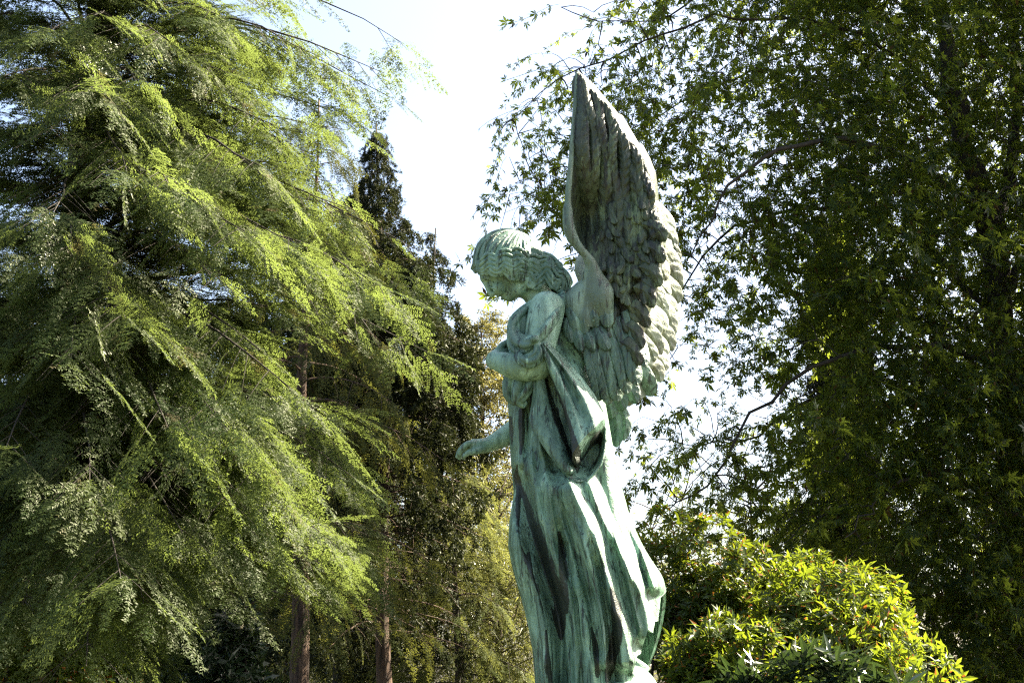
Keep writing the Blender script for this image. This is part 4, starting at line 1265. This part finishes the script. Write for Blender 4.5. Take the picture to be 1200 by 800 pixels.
for (ux, uy, dy) in ((478, 58, 0.0), (440, 90, -0.6), (455, 120, 0.4), (390, 60, -1.2), (405, 205, -0.3), (505, 305, -0.4), (488, 345, 0.3), (495, 395, -0.9), (470, 330, -1.4),
                     (415, 530, -0.2), (400, 560, -1.0), (430, 640, -0.5), (428, 668, 0.3), (395, 690, -1.2), (380, 610, -1.7), (330, 520, -2.2), (300, 640, -2.3), (250, 690, -2.0),
                     (180, 760, -1.0), (150, 720, -1.8), (360, 300, -2.2), (330, 150, -2.0), (300, 420, -2.6), (420, 260, -1.5), (220, 560, -2.9), (180, 380, -3.0), (120, 480, -3.2), (200, 230, -3.0), (90, 300, -3.2), (60, 620, -3.2), (60, 160, -3.0), (60, 40, -2.6), (120, 20, -2.4), (20, 90, -2.8), (160, 90, -2.6), (-40, 30, -2.0), (100, -60, -2.5), (200, 40, -2.3), (90, 100, -3.0), (30, -20, -2.6), (270, 90, -2.0), (260, 20, -1.6),
                     (30, 700, -3.5), (95, 760, -3.7), (170, 700, -3.4), (200, 620, -3.4), (110, 560, -3.7), (20, 520, -3.6), (250, 600, -3.2), (280, 500, -3.2), (190, 480, -3.6), (60, 420, -3.7), (150, 380, -3.6), (240, 330, -3.3), (300, 290, -3.0), (60, 240, -3.5), (310, 200, -2.6), (140, 640, -3.9), (340, 450, -2.9), (350, 640, -2.6), (310, 560, -3.0), (150, 180, -3.3)):
    T_gt = at(ux, uy, YH + dy); zb = max(1.2, T_gt[2] + 0.25 * np.hypot(T_gt[0] - hb[0], T_gt[1] - hb[1]) * 0.55)
    ext.append((zb, 0, 1, T_gt))


def hem_keep(T, r):
    p = DH(T); px, py = proj(T)
    cl = np.sin(T @ np.array([2.1, 1.3, 3.4])) + np.sin(T @ np.array([-1.7, 2.4, 2.2]) + 1.0) + np.sin(T @ np.array([3.3, -1.1, 4.6]) + 2.0)
    return r.random(len(T)) < np.clip(p * 1.25 - 0.08, 0, 1) * np.clip(np.interp(px, [0, 260], [1.0, 0.68]) + 0.46 * cl, 0.08, 1)


def hem_az(r):
    a = r.uniform(-math.pi, math.pi)
    if math.cos(a) < -0.4 and r.random() < 0.6: a = r.uniform(-1.9, 0.9)
    return a


count['hemlock'] = conifer(rt, hb, 15.0, (1.3, 12.0), lambda z: 3.1 - 0.10 * max(0, z - 3) if z < 9 else 2.5 - 0.5 * (z - 9), 68, M_bark_dark, M_hem, HEML, 0.26,
                           sub_step=0.19, spray_gap=0.15, droop=0.25, rise=0.10, az=hem_az, hang=0.24, seed=8, extra=ext, keep=hem_keep, trim=DH, sub_len=0.34, roll=0.32, tw=0.42)

# ---------------- tall dark spruce behind
TUFT = [hanging_tuft(np.random.default_rng(300 + i), L=0.55, n=95, nl=0.085, nw=0.016, flare=0.16) for i in range(5)]
YS = 20.0
sb = at(458, 812, YS); sb[2] = 0
top = at(445, 146, YS)
rt = root('spruce_tree', sb, 'tall narrow dark spruce with a knobbly bare top and a reddish trunk', 'conifer tree', 'conifers')
Hs = top[2]
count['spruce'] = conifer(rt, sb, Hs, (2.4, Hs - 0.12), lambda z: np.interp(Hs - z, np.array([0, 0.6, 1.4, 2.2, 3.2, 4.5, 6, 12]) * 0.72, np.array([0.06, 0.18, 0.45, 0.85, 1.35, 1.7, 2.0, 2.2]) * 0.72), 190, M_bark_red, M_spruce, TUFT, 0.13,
                          lean=(top[0] - sb[0], 0), sub_step=0.26, spray_gap=0.24, droop=0.30, rise=0.05, hang=0.8, seed=21, smin=0.3, scl=0.72, roll=0.5, sub_len=0.34, tw=0.45,
                          keep=lambda T, r: (r.random(len(T)) < np.interp(T[:, 2], [2, 4, 5.5, Hs - 4, Hs], [0.22, 0.4, 0.8, 1, 1])) & ~((T[:, 1] < sb[1]) & (T[:, 2] < 5.2) & (np.abs(T[:, 0] - sb[0]) < 0.22)))
# second spruce, a little nearer and to the right, with open tiers
YS2 = 25.0
sb2 = at(505, 812, YS2); sb2[2] = 0; top2 = at(512, 268, YS2); H2 = top2[2]
rt = root('spruce_tree', sb2, 'dark spruce with separate drooping tiers between the tallest spruce and the head of the statue', 'conifer tree', 'conifers')
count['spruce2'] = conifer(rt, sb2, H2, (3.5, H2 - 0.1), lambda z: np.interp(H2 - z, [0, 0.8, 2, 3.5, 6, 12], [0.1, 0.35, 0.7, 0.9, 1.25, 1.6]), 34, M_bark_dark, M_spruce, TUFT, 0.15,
                           lean=(top2[0] - sb2[0], 0), sub_step=0.2, spray_gap=0.2, droop=0.42, rise=0.12, hang=0.9, seed=22, scl=0.8, roll=0.5, sub_len=0.22)
# shorter dense spruce at the hemlock's shoulder
YS3 = 24.0
sb3 = at(408, 812, YS3); sb3[2] = 0; top3 = at(414, 215, YS3); H3 = top3[2]
rt = root('spruce_tree', sb3, 'shorter dense spruce half hidden behind the right edge of the broad conifer', 'conifer tree', 'conifers')
count['spruce3'] = conifer(rt, sb3, H3, (2.0, H3 - 0.1), lambda z: np.interp(H3 - z, [0, 0.8, 2, 4, 8], [0.1, 0.4, 0.8, 1.2, 1.7]), 80, M_bark_dark, M_spruce, TUFT, 0.16,
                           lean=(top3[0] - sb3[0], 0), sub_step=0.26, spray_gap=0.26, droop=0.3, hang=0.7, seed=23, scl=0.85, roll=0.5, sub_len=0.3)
src = bpy.data.objects['spruce_tree.002']
SCREEN = [(-6, 30), (95, 33), (190, 29), (285, 34), (350, 31), (-110, 31), (-220, 34), (250, 38), (150, 40), (40, 39), (330, 42)]
for i, (ux, Y_) in enumerate(SCREEN):
    b0 = at(ux, 812, Y_)
    c_ = src.copy(); COL.objects.link(c_)
    c_.location = (b0[0], b0[1], 0.0); c_.rotation_euler = (0, 0, 1.7 * i); sc_ = 1.0 + 0.22 * math.sin(i * 2.1); c_.scale = (sc_ * 1.35, sc_ * 1.35, sc_)
    tag(c_, 'dark conifer of the screen behind the broad sunlit conifer', 'conifer tree', 'screen of dark conifers')
    for ch in src.children:
        g = ch.copy(); COL.objects.link(g); g.parent = c_
# ---------------- thick-stemmed cedar, lit on one side of its trunk
YC = 18.0
cb = at(345, 812, YC); cb[2] = 0
rt = root('cedar_tree', cb, 'shaded conifer with a thick brown sunlit trunk low beside the broad conifer', 'conifer tree', 'conifers')
HEM2 = [conifer_spray(np.random.default_rng(150 + i), L=0.5, step=0.07, nl=0.04, nw=0.013, nstep=0.036, droop=0.5) for i in range(4)]
M_cedar = leafmat('cedar_sprays', (0.032, 0.052, 0.018), (0.06, 0.066, 0.024), trans=(0.20, 0.21, 0.04), tw=0.35, gloss=0.003, rough=0.6, scale=1.0, fres=0.03)
count['cedar'] = conifer(rt, cb, 9.5, (2.6, 9.3), lambda z: np.interp(z, [2.5, 5, 9.5], [1.6, 1.9, 0.2]), 70, M_bark_red, M_cedar, HEM2, 0.15,
                         sub_step=0.3, spray_gap=0.28, droop=0.45, hang=0.9, seed=31, scl=1.0, roll=0.4, sub_len=0.35, tw=0.5)
# ---------------- golden larch behind the statue's arm
YL = 26.0
lb_ = at(572, 812, YL); lb_[2] = 0; topl = at(566, 372, YL); HL = topl[2]
rt = root('larch_tree', lb_, 'golden open larch with bare slanting boughs behind the statue\'s folded arm', 'conifer tree', 'conifers')
LTUFT = [hanging_tuft(np.random.default_rng(400 + i), L=0.5, n=90, nl=0.06, nw=0.019, flare=0.2) for i in range(5)]
count['larch'] = conifer(rt, lb_, HL, (2.5, HL - 0.1), lambda z: np.interp(HL - z, [0, 0.8, 2, 4, 8], [0.2, 0.5, 0.95, 1.5, 1.9]), 40, M_bark, M_larch, LTUFT, 0.13,
                         lean=(topl[0] - lb_[0], 0), sub_step=0.24, spray_gap=0.24, droop=-0.35, rise=0.35, hang=0.4, seed=41, scl=0.9, roll=0.6, sub_len=0.32, tw=0.9)
# ---------------- warm leafy trees low behind the outstretched hand
yc_ = at(585, 640, 23.0)
rt, n_ = broadleaf('yew_tree', [yc_[0], 23.0, 0], 5, [yc_[0], 23.0, 2.9], [1.15, 1.3, 2.3], 520, 60, 0.095, M_yew, M_bark, 'sunny olive leafed tree close behind the statue\'s skirt, below the held out hand', seed=51, spread=0.26, hollow=0.55)
yc2 = at(535, 812, 21.5); yc2[2] = 0; tc2 = at(530, 540, 21.5)
M_olive = leafmat('olive_sprays', (0.040, 0.066, 0.02), (0.075, 0.085, 0.028), trans=(0.27, 0.29, 0.07), tw=0.4, gloss=0.004, rough=0.6, scale=1.0, fres=0.04)
rt = root('hemlock_tree', yc2, 'smaller olive conifer between the reddish spruce trunk and the statue', 'conifer tree', 'conifers')
count['olive'] = conifer(rt, yc2, tc2[2], (0.4, tc2[2] - 0.1), lambda z: np.interp(tc2[2] - z, [0, 1, 3, 6], [0.2, 0.8, 1.35, 1.6]), 60, M_bark_dark, M_olive, HEM2, 0.11,
                         sub_step=0.19, spray_gap=0.17, droop=0.35, hang=0.6, seed=55, scl=0.75, roll=0.4, sub_len=0.35, tw=0.5)
yc3 = at(400, 650, 23.0)
rt, n_ = broadleaf('holly_tree', [yc3[0], 23.0, 0], 5, [yc3[0], 23.0, 3.2], [1.2, 1.3, 2.5], 420, 55, 0.09, M_cedar, M_bark_dark, 'dark bushy evergreen between the thick brown trunk and the reddish spruce trunk', seed=53, spread=0.24)
# ---------------- far wood closing the view low down, plus an added ring behind the camera
r9 = np.random.default_rng(77)
NW = 2600
wx = r9.uniform(-34, 40, NW); wy = r9.uniform(44, 52, NW)
hmax = np.interp(wx, [-34, -14, -6, -2, 1, 4, 9, 12, 40], [12, 11, 9, 8, 7.2, 6.8, 7.2, 9, 12]) * (1 + 0.10 * np.sin(wx * 1.3) + 0.07 * np.sin(wx * 3.7))
wz = r9.uniform(0, 1, NW) ** 0.8 * hmax
NB = 2200
wa = r9.uniform(-0.25, math.pi + 0.25, NB); wr = r9.uniform(13, 17, NB)
wx = np.concatenate([wx, wr * np.cos(wa) * 1.5]); wy = np.concatenate([wy, 2 - wr * np.sin(wa)]); wz = np.concatenate([wz, r9.uniform(0, 1, NB) ** 0.8 * (9.5 + 1.5 * np.sin(wa * 7))])
off = (wx > 5) & (wy > -6); wz[off & (np.arange(len(wx)) >= NW)] *= 0.35
NW = NW + NB
per = 26
T = np.repeat(np.stack([wx, wy, wz], -1), per, 0) + r9.normal(0, 0.5, (NW * per, 3))
X = r9.normal(0, 1, T.shape); Z = r9.normal(0, 0.7, T.shape) + np.array([0, 0, 0.8])
V, Fc = place([leaf_quads(0.26, 0.15, 0.3, 0.2, 1)], np.zeros(len(T), int), frames(X, Z), T, r9.uniform(0.6, 1.3, len(T)))
tag(mesh_obj('far_woods_and_blocker', V, Fc, M_yew, smooth=False), 'far wood closing the view behind the park, with an unseen ring added behind the camera to hold back sky light', 'woods', kind='stuff')

# ---------------- rhododendrons
RH = [whorl(np.random.default_rng(500 + i), 0.125, 0.042, 8, 0.25) for i in range(6)]
LA = [whorl(np.random.default_rng(520 + i), 0.19, 0.042, 8, 0.30) for i in range(5)]
for (ux, uy, Yr, rx, sd, lab) in (
        (795, 640, 13.1, 0.52, 61, 'sunlit rhododendron at the top of the bright bank, touching the statue\'s hem'),
        (858, 646, 13.0, 0.55, 62, 'sunlit rhododendron at the top of the bright bank, second from the statue'),
        (928, 652, 13.1, 0.55, 68, 'sunlit rhododendron at the top of the bright bank, third from the statue'),
        (818, 698, 12.0, 0.50, 69, 'rhododendron with orange leaves halfway down the bright bank beside the hem'),
        (893, 712, 12.0, 0.52, 70, 'sunlit rhododendron in the middle of the bright bank'),
        (965, 690, 12.3, 0.50, 71, 'sunlit rhododendron halfway down the bank, nearest the leafy tree'),
        (1018, 700, 12.7, 0.42, 72, 'small sunlit rhododendron at the far right end of the bright bank'),
        (842, 736, 11.3, 0.46, 73, 'low rhododendron at the foot of the bright bank, nearest the statue'),
        (918, 742, 11.4, 0.48, 74, 'low rhododendron at the foot of the bright bank, behind the long leaved shrub'),
        (990, 748, 11.3, 0.46, 75, 'low rhododendron at the foot of the bright bank, farthest from the statue')):
    top_ = float(at(ux, uy, Yr)[2]) - 0.05
    shrub('rhododendron_shrub', [at(ux, 715, Yr)[0], Yr, top_ - 0.85], [rx, rx * 1.15, 0.82], 820, RH, M_rhodo, M_bark_dark, lab, 'shrub', 'rhododendrons', seed=sd, amp=0.42, inner=0.35, scl=0.72, tilt=0.7)
q = at(945, 790, 10.2)
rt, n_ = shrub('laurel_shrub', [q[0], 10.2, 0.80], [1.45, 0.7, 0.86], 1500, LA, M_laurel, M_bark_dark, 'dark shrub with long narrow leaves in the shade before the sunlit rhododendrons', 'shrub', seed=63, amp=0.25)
q = at(255, 770, 14.0)
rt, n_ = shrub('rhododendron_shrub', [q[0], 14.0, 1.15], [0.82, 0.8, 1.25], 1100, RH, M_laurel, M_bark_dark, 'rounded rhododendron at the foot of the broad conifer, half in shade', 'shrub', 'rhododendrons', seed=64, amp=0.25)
q = at(30, 790, 10.6)
rt, n_ = shrub('rhododendron_shrub', [q[0], 10.6, 0.95], [1.0, 0.8, 1.05], 1500, RH, M_rhodo, M_bark_dark, 'pale sunlit rhododendron in the bottom left corner', 'shrub', 'rhododendrons', seed=65, amp=0.25, scl=0.75)
q = at(150, 800, 13.0)
rt, n_ = shrub('rhododendron_shrub', [q[0], 13.0, 0.8], [0.8, 0.8, 0.95], 700, RH, M_rhodo, M_bark_dark, 'low rhododendron between the corner shrub and the rounded one', 'shrub', 'rhododendrons', seed=66, amp=0.25)

# ---------------- trees seen through the gap on the right
q = at(800, 610, 26.0)
rt, n_ = broadleaf('birch_tree', [q[0], 26.0, 0], 6, [q[0], 26.0, 3.6], [1.3, 1.3, 1.9], 150, 26, 0.085, M_pale, M_bark, 'thin pale tree against the sky between the statue and the leafy tree', seed=71, spread=0.3)
q = at(880, 600, 23.0)
rt, n_ = broadleaf('birch_tree', [q[0], 23.0, 0], 6, [q[0], 23.0, 3.4], [1.1, 1.2, 1.7], 130, 26, 0.085, M_pale, M_bark, 'yellow green tree rising over the sunlit rhododendrons', seed=72, spread=0.3)
q = at(935, 650, 25.0); tp_ = at(925, 575, 25.0)
rt = root('spruce_tree', [q[0], 25.0, 0], 'small grey green conifer over the rhododendrons at the edge of the leafy tree', 'conifer tree', 'conifers')
count['smallcon'] = conifer(rt, [q[0], 25.0, 0], tp_[2], (0.5, tp_[2] - 0.1), lambda z: np.interp(tp_[2] - z, [0, 2, 6], [0.1, 0.8, 1.4]), 50, M_bark_dark, M_spruce, TUFT, 0.10, seed=73, scl=0.8, roll=0.5, spray_gap=0.3, hang=0.6)
q = at(985, 500, 24.0); tp_ = at(975, 235, 24.0)
rt = root('cypress_tree', [q[0], 24.0, 0], 'dark weeping conifer standing against the sky behind the leafy tree', 'conifer tree', 'conifers')
count['weeper'] = conifer(rt, [q[0], 24.0, 0], tp_[2], (1.0, tp_[2] - 0.1), lambda z: np.interp(tp_[2] - z, [0, 1, 3, 8], [0.15, 0.45, 0.6, 0.8]), 120, M_bark_dark, M_spruce, TUFT, 0.12, seed=74, scl=1.0, roll=0.4, spray_gap=0.22, hang=1.6, droop=0.7)

# ---------------- the big silver maple on the right
YM = 17.5
KM = YM / 12.6
mb_ = at(1205, 812, YM); mb_[2] = 0
rt = root('maple_tree', mb_, 'big leafy maple with cut leaves, dark against the light, filling the right side', 'tree')
DM = Density(550, [
    '0 0 1 3 4 5 6 7 8 9 9 9 9 9',
    '0 2 4 5 4 5 6 7 8 9 9 9 9 9',
    '0 4 6 7 5 4 5 7 8 9 9 9 9 9',
    '0 4 6 7 5 4 5 7 8 9 9 9 9 9',
    '1 4 6 6 4 4 5 6 8 9 9 9 9 9',
    '0 3 4 4 4 4 4 6 7 9 9 9 9 9',
    '0 0 1 2 3 4 4 5 7 9 9 9 9 9',
    '0 0 0 0 2 3 2 3 6 8 9 9 9 9',
    '0 0 0 0 3 1 1 2 5 8 9 9 9 9',
    '0 0 0 0 2 2 3 4 6 8 9 9 9 9',
    '0 0 0 0 3 4 4 3 5 8 9 9 9 9',
    '0 0 0 0 3 4 4 3 4 7 9 9 9 9',
    '0 0 0 0 2 3 3 4 4 6 9 9 9 9',
    '0 0 0 0 0 0 0 0 1 4 8 9 9 9',
    '0 0 0 0 0 0 0 0 0 1 5 8 9 9',
    '0 0 0 0 0 0 0 0 0 1 5 8 9 9'])
rm = np.random.default_rng(91)
mt = Bag()
def limb(pts, r0, r1, n=20, sides=8):
    Q = spline(np.array([at(a, b, YM + (c - YM) * KM) for a, b, c in pts]), n); r0, r1 = r0 * KM * (0.75 if r0 < 0.08 else 1), r1 * KM * 0.75
    Q[1:-1] += rm.normal(0, 0.035, (n - 2, 3))
    return Q, np.linspace(r0, r1, n)
TR = limb([(1205, 812, YM), (1195, 620, YM), (1172, 400, YM + .1), (1160, 270, YM + .1), (1130, 160, YM), (1110, 60, YM), (1095, -60, YM - .1), (1085, -260, YM)], 0.17, 0.05, 30)
P_ = TR[0]; P_[0] = mb_ + np.array([0, 0, -0.1])
mt.add(*tube(P_, TR[1], 12))
LIMBS = [limb(*a) for a in [
    ([(1162, 280, YM + .1), (1185, 200, YM + .3), (1190, 60, YM + .4), (1180, -150, YM + .5)], 0.09, 0.03),
    ([(1128, 150, YM), (1060, 70, YM - .5), (960, 30, YM - 1.0), (850, 20, YM - 1.3), (760, 50, YM - 1.2), (660, 95, YM - 1.1), (600, 140, YM - 1.0)], 0.028, 0.003),
    ([(1145, 210, YM), (1100, 120, YM + .6), (1000, 60, YM + 1.4), (880, 80, YM + 1.8), (780, 130, YM + 1.9), (700, 190, YM + 1.6), (590, 250, YM + 1.2)], 0.028, 0.003),
    ([(1160, 270, YM), (1110, 220, YM - .6), (1030, 170, YM - 1.2), (930, 170, YM - 1.5), (850, 220, YM - 1.5), (810, 300, YM - 1.4)], 0.05, 0.008),
    ([(1170, 380, YM), (1100, 300, YM + .5), (1000, 250, YM + 1.0), (900, 250, YM + 1.2), (820, 300, YM + 1.2), (780, 400, YM + 1.0)], 0.045, 0.007),
    ([(1185, 440, YM), (1120, 410, YM - .7), (1050, 408, YM - 1.2), (960, 430, YM - 1.3), (890, 480, YM - 1.2), (830, 560, YM - 1.1), (780, 600, YM - 1.0)], 0.04, 0.006),
    ([(1185, 500, YM), (1110, 450, YM + .5), (1020, 440, YM + 1.0), (930, 480, YM + 1.2), (870, 520, YM + 1.2), (800, 520, YM + 1.1)], 0.04, 0.006),
    ([(1192, 600, YM), (1120, 560, YM - .8), (1050, 570, YM - 1.4), (990, 630, YM - 1.6)], 0.035, 0.006),
    ([(1195, 650, YM), (1120, 650, YM + .4), (1060, 680, YM + .8), (1020, 740, YM + .9)], 0.03, 0.006),
    ([(1170, 350, YM), (1250, 250, YM + .4), (1400, 180, YM + .7), (1540, 150, YM + .9)], 0.06, 0.02),
    ([(1190, 520, YM), (1270, 450, YM + .4), (1400, 420, YM + .8), (1560, 430, YM + .8)], 0.05, 0.015),
    ([(1110, 40, YM), (1050, -60, YM - .5), (960, -90, YM - .9), (860, -40, YM - 1.0), (780, 20, YM - 1.0), (700, 25, YM - .9)], 0.035, 0.004),
    ([(1100, 0, YM), (1030, -120, YM + .6), (920, -130, YM + 1.0), (820, -60, YM + 1.2)], 0.05, 0.01),
    ([(1105, 10, YM), (1140, -120, YM - .9), (1200, -200, YM - 1.5)], 0.05, 0.01)]]
lb2 = mt
for Q, rr in LIMBS: lb2.add(*tube(Q, rr, 6, False))
# leaf clusters: sampled through the crown's volume, thinner where the sky shows through, each tied back to the nearest limb
N0 = 34000
px0 = rm.uniform(550, 1620, N0); py0 = rm.uniform(-380, 815, N0)
dep = rm.uniform(-1, 1, N0) * np.interp(px0, [560, 760, 950, 1200, 1620], [0.9, 1.6, 2.3, 2.7, 1.6])
dep = np.where(px0 > 1230, np.clip(dep * 1.3, -1.0, 2.4), np.maximum(dep, -1.4))      # the side towards the sun keeps back from the shrubs
T = at(px0, py0, YM + dep * KM)
pr = DM(T)
ok = (rm.random(N0) < np.clip(pr * 1.05, 0, 1) ** 1.35 * np.interp(px0, [800, 1000, 1230, 1300], [0.60, 0.90, 0.90, 1.1])) & clear_of_sun(T)
ok &= clear_of_sun(T, np.array([-2.4, 11.5, 4.6]), 2.2, 3.2) | (rm.random(N0) < 0.12) | (py0 > 30)
ok &= ~((py0 < -10) & (px0 < 740 - 0.6 * py0))
ok &= T[:, 2] > 0.5
for tx, ty, tz in ((1.7, 12.4, 2.6), (2.6, 12.4, 2.4), (3.3, 12.4, 2.1), (1.6, 13.1, 3.0), (2.1, 13.1, 2.9), (2.7, 13.1, 2.8)):
    ok &= clear_of_sun(T, np.array([tx, ty, tz]), 1.2, 1.3) | (rm.random(N0) < 0.05)
clm = np.sin(T @ np.array([1.9, 1.1, 2.6])) + np.sin(T @ np.array([-1.6, 1.9, 1.9]) + 1.0) + np.sin(T @ np.array([2.7, -1.3, 3.4]) + 2.0)
ok &= rm.random(N0) < np.clip(np.interp(px0, [850, 1050], [0.80, 0.98]) + 0.40 * clm, np.interp(px0, [850, 1050], [0.10, 0.50]), 1)
trx = np.interp(py0, [-260, -60, 60, 160, 270, 330], [1085, 1095, 1110, 1130, 1160, 1168])
ok &= ~((py0 < 400) & (np.abs(px0 - trx) < 34) & (dep < 0.5)) | (rm.random(N0) < 0.06)
T = T[ok]
SK = np.concatenate([TR[0]] + [spline(l[0], 44) for l in LIMBS])
d0 = np.sqrt(((T[:, None, :] - SK[None, ::3]) ** 2).sum(-1)).min(1)
T = T[np.argsort(d0)]
N1 = len(SK)
SK = np.concatenate([SK, T])                    # each cluster joins the nearest wood that is already there
X, Z, S = [], [], []
for i, tpt in enumerate(T):
    A_ = SK[:N1 + i]
    d2 = ((A_ - tpt) ** 2).sum(1) + 0.5 * np.maximum(0, tpt[2] - A_[:, 2]) ** 2
    j = int(d2.argmin()); s0 = A_[j]
    v_ = tpt - s0; l = np.linalg.norm(v_)
    if 0.05 < l < 3.5:
        m_ = (s0 + tpt) / 2 + np.array([0, 0, 0.10 * l]) + rm.normal(0, 0.06 * l, 3)
        lb2.add(*tube(spline([s0, m_, tpt], 4), np.linspace(0.0095, 0.0045, 4) * (1.3 if j < N1 else 0.8), 3, False))
    h = v_ * np.array([1, 1, 0.15]) / (l + 1e-6) + rm.normal(0, 0.5, 3) * np.array([1, 1, 0.4]) + np.array([0, 0, -0.22])
    X.append(h); Z.append(np.array([0, 0, 1.0]) + rm.normal(0, 0.35, 3)); S.append(rm.uniform(0.6, 1.2) * KM)
lb2.build('trunk', M_bark_dark, rt)
SPR = [maple_sprig(np.random.default_rng(600 + i), L=0.42 + 0.07 * (i % 5), n=13 + i % 6, leaf=0.060 + 0.009 * (i % 5), droop=0.35 + 0.1 * (i % 4)) for i in range(14)]
V, Fc = place(SPR, rm.integers(0, 14, len(T)), frames(np.array(X), np.array(Z)), T, np.array(S))
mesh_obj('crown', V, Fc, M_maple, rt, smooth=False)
count['maple'] = (len(T), len(Fc))
print('COUNTS', count)
# ================================================================== light, sky, camera
w = bpy.data.worlds.new('World'); scene.world = w; w.use_nodes = True
nt = w.node_tree
bg = nt.nodes['Background']
sky = nt.nodes.new('ShaderNodeTexSky'); sky.sky_type = 'NISHITA'; sky.sun_disc = False
sky.sun_elevation = math.asin(SUN[2]); sky.sun_rotation = math.atan2(SUN[0], SUN[1])
sky.altitude = 50; sky.air_density = 0.9; sky.dust_density = 4.0; sky.ozone_density = 0.3
nt.links.new(sky.outputs[0], bg.inputs[0]); bg.inputs[1].default_value = 0.064
sl = bpy.data.lights.new('sun', 'SUN'); sl.energy = 5.0; sl.angle = math.radians(0.5); sl.color = (1.0, 0.90, 0.70)
so = bpy.data.objects.new('sun', sl); COL.objects.link(so)
so.rotation_euler = Vector(SUN).to_track_quat('Z', 'Y').to_euler(); so.location = (8, 8, 20)

cam = bpy.data.cameras.new('camera'); cam.sensor_width = 36.0; cam.lens = 36.0 * F / 1200.0
cam.clip_start = 0.1; cam.clip_end = 2000
co = bpy.data.objects.new('camera', cam); COL.objects.link(co)
co.location = (0, 0, CAMZ); co.rotation_euler = (math.pi / 2 + PITCH, 0, 0)
scene.camera = co

scene.view_settings.view_transform = 'Standard'; scene.view_settings.look = 'None'
scene.view_settings.exposure = 2.85; scene.view_settings.gamma = 1.0
scene.cycles.max_bounces = 7; scene.cycles.diffuse_bounces = 3; scene.cycles.glossy_bounces = 2
scene.cycles.transmission_bounces = 4; scene.cycles.transparent_max_bounces = 4
scene.cycles.use_denoising = False
scene.cycles.sample_clamp_indirect = 2.0
scene.cycles.filter_width = 1.25
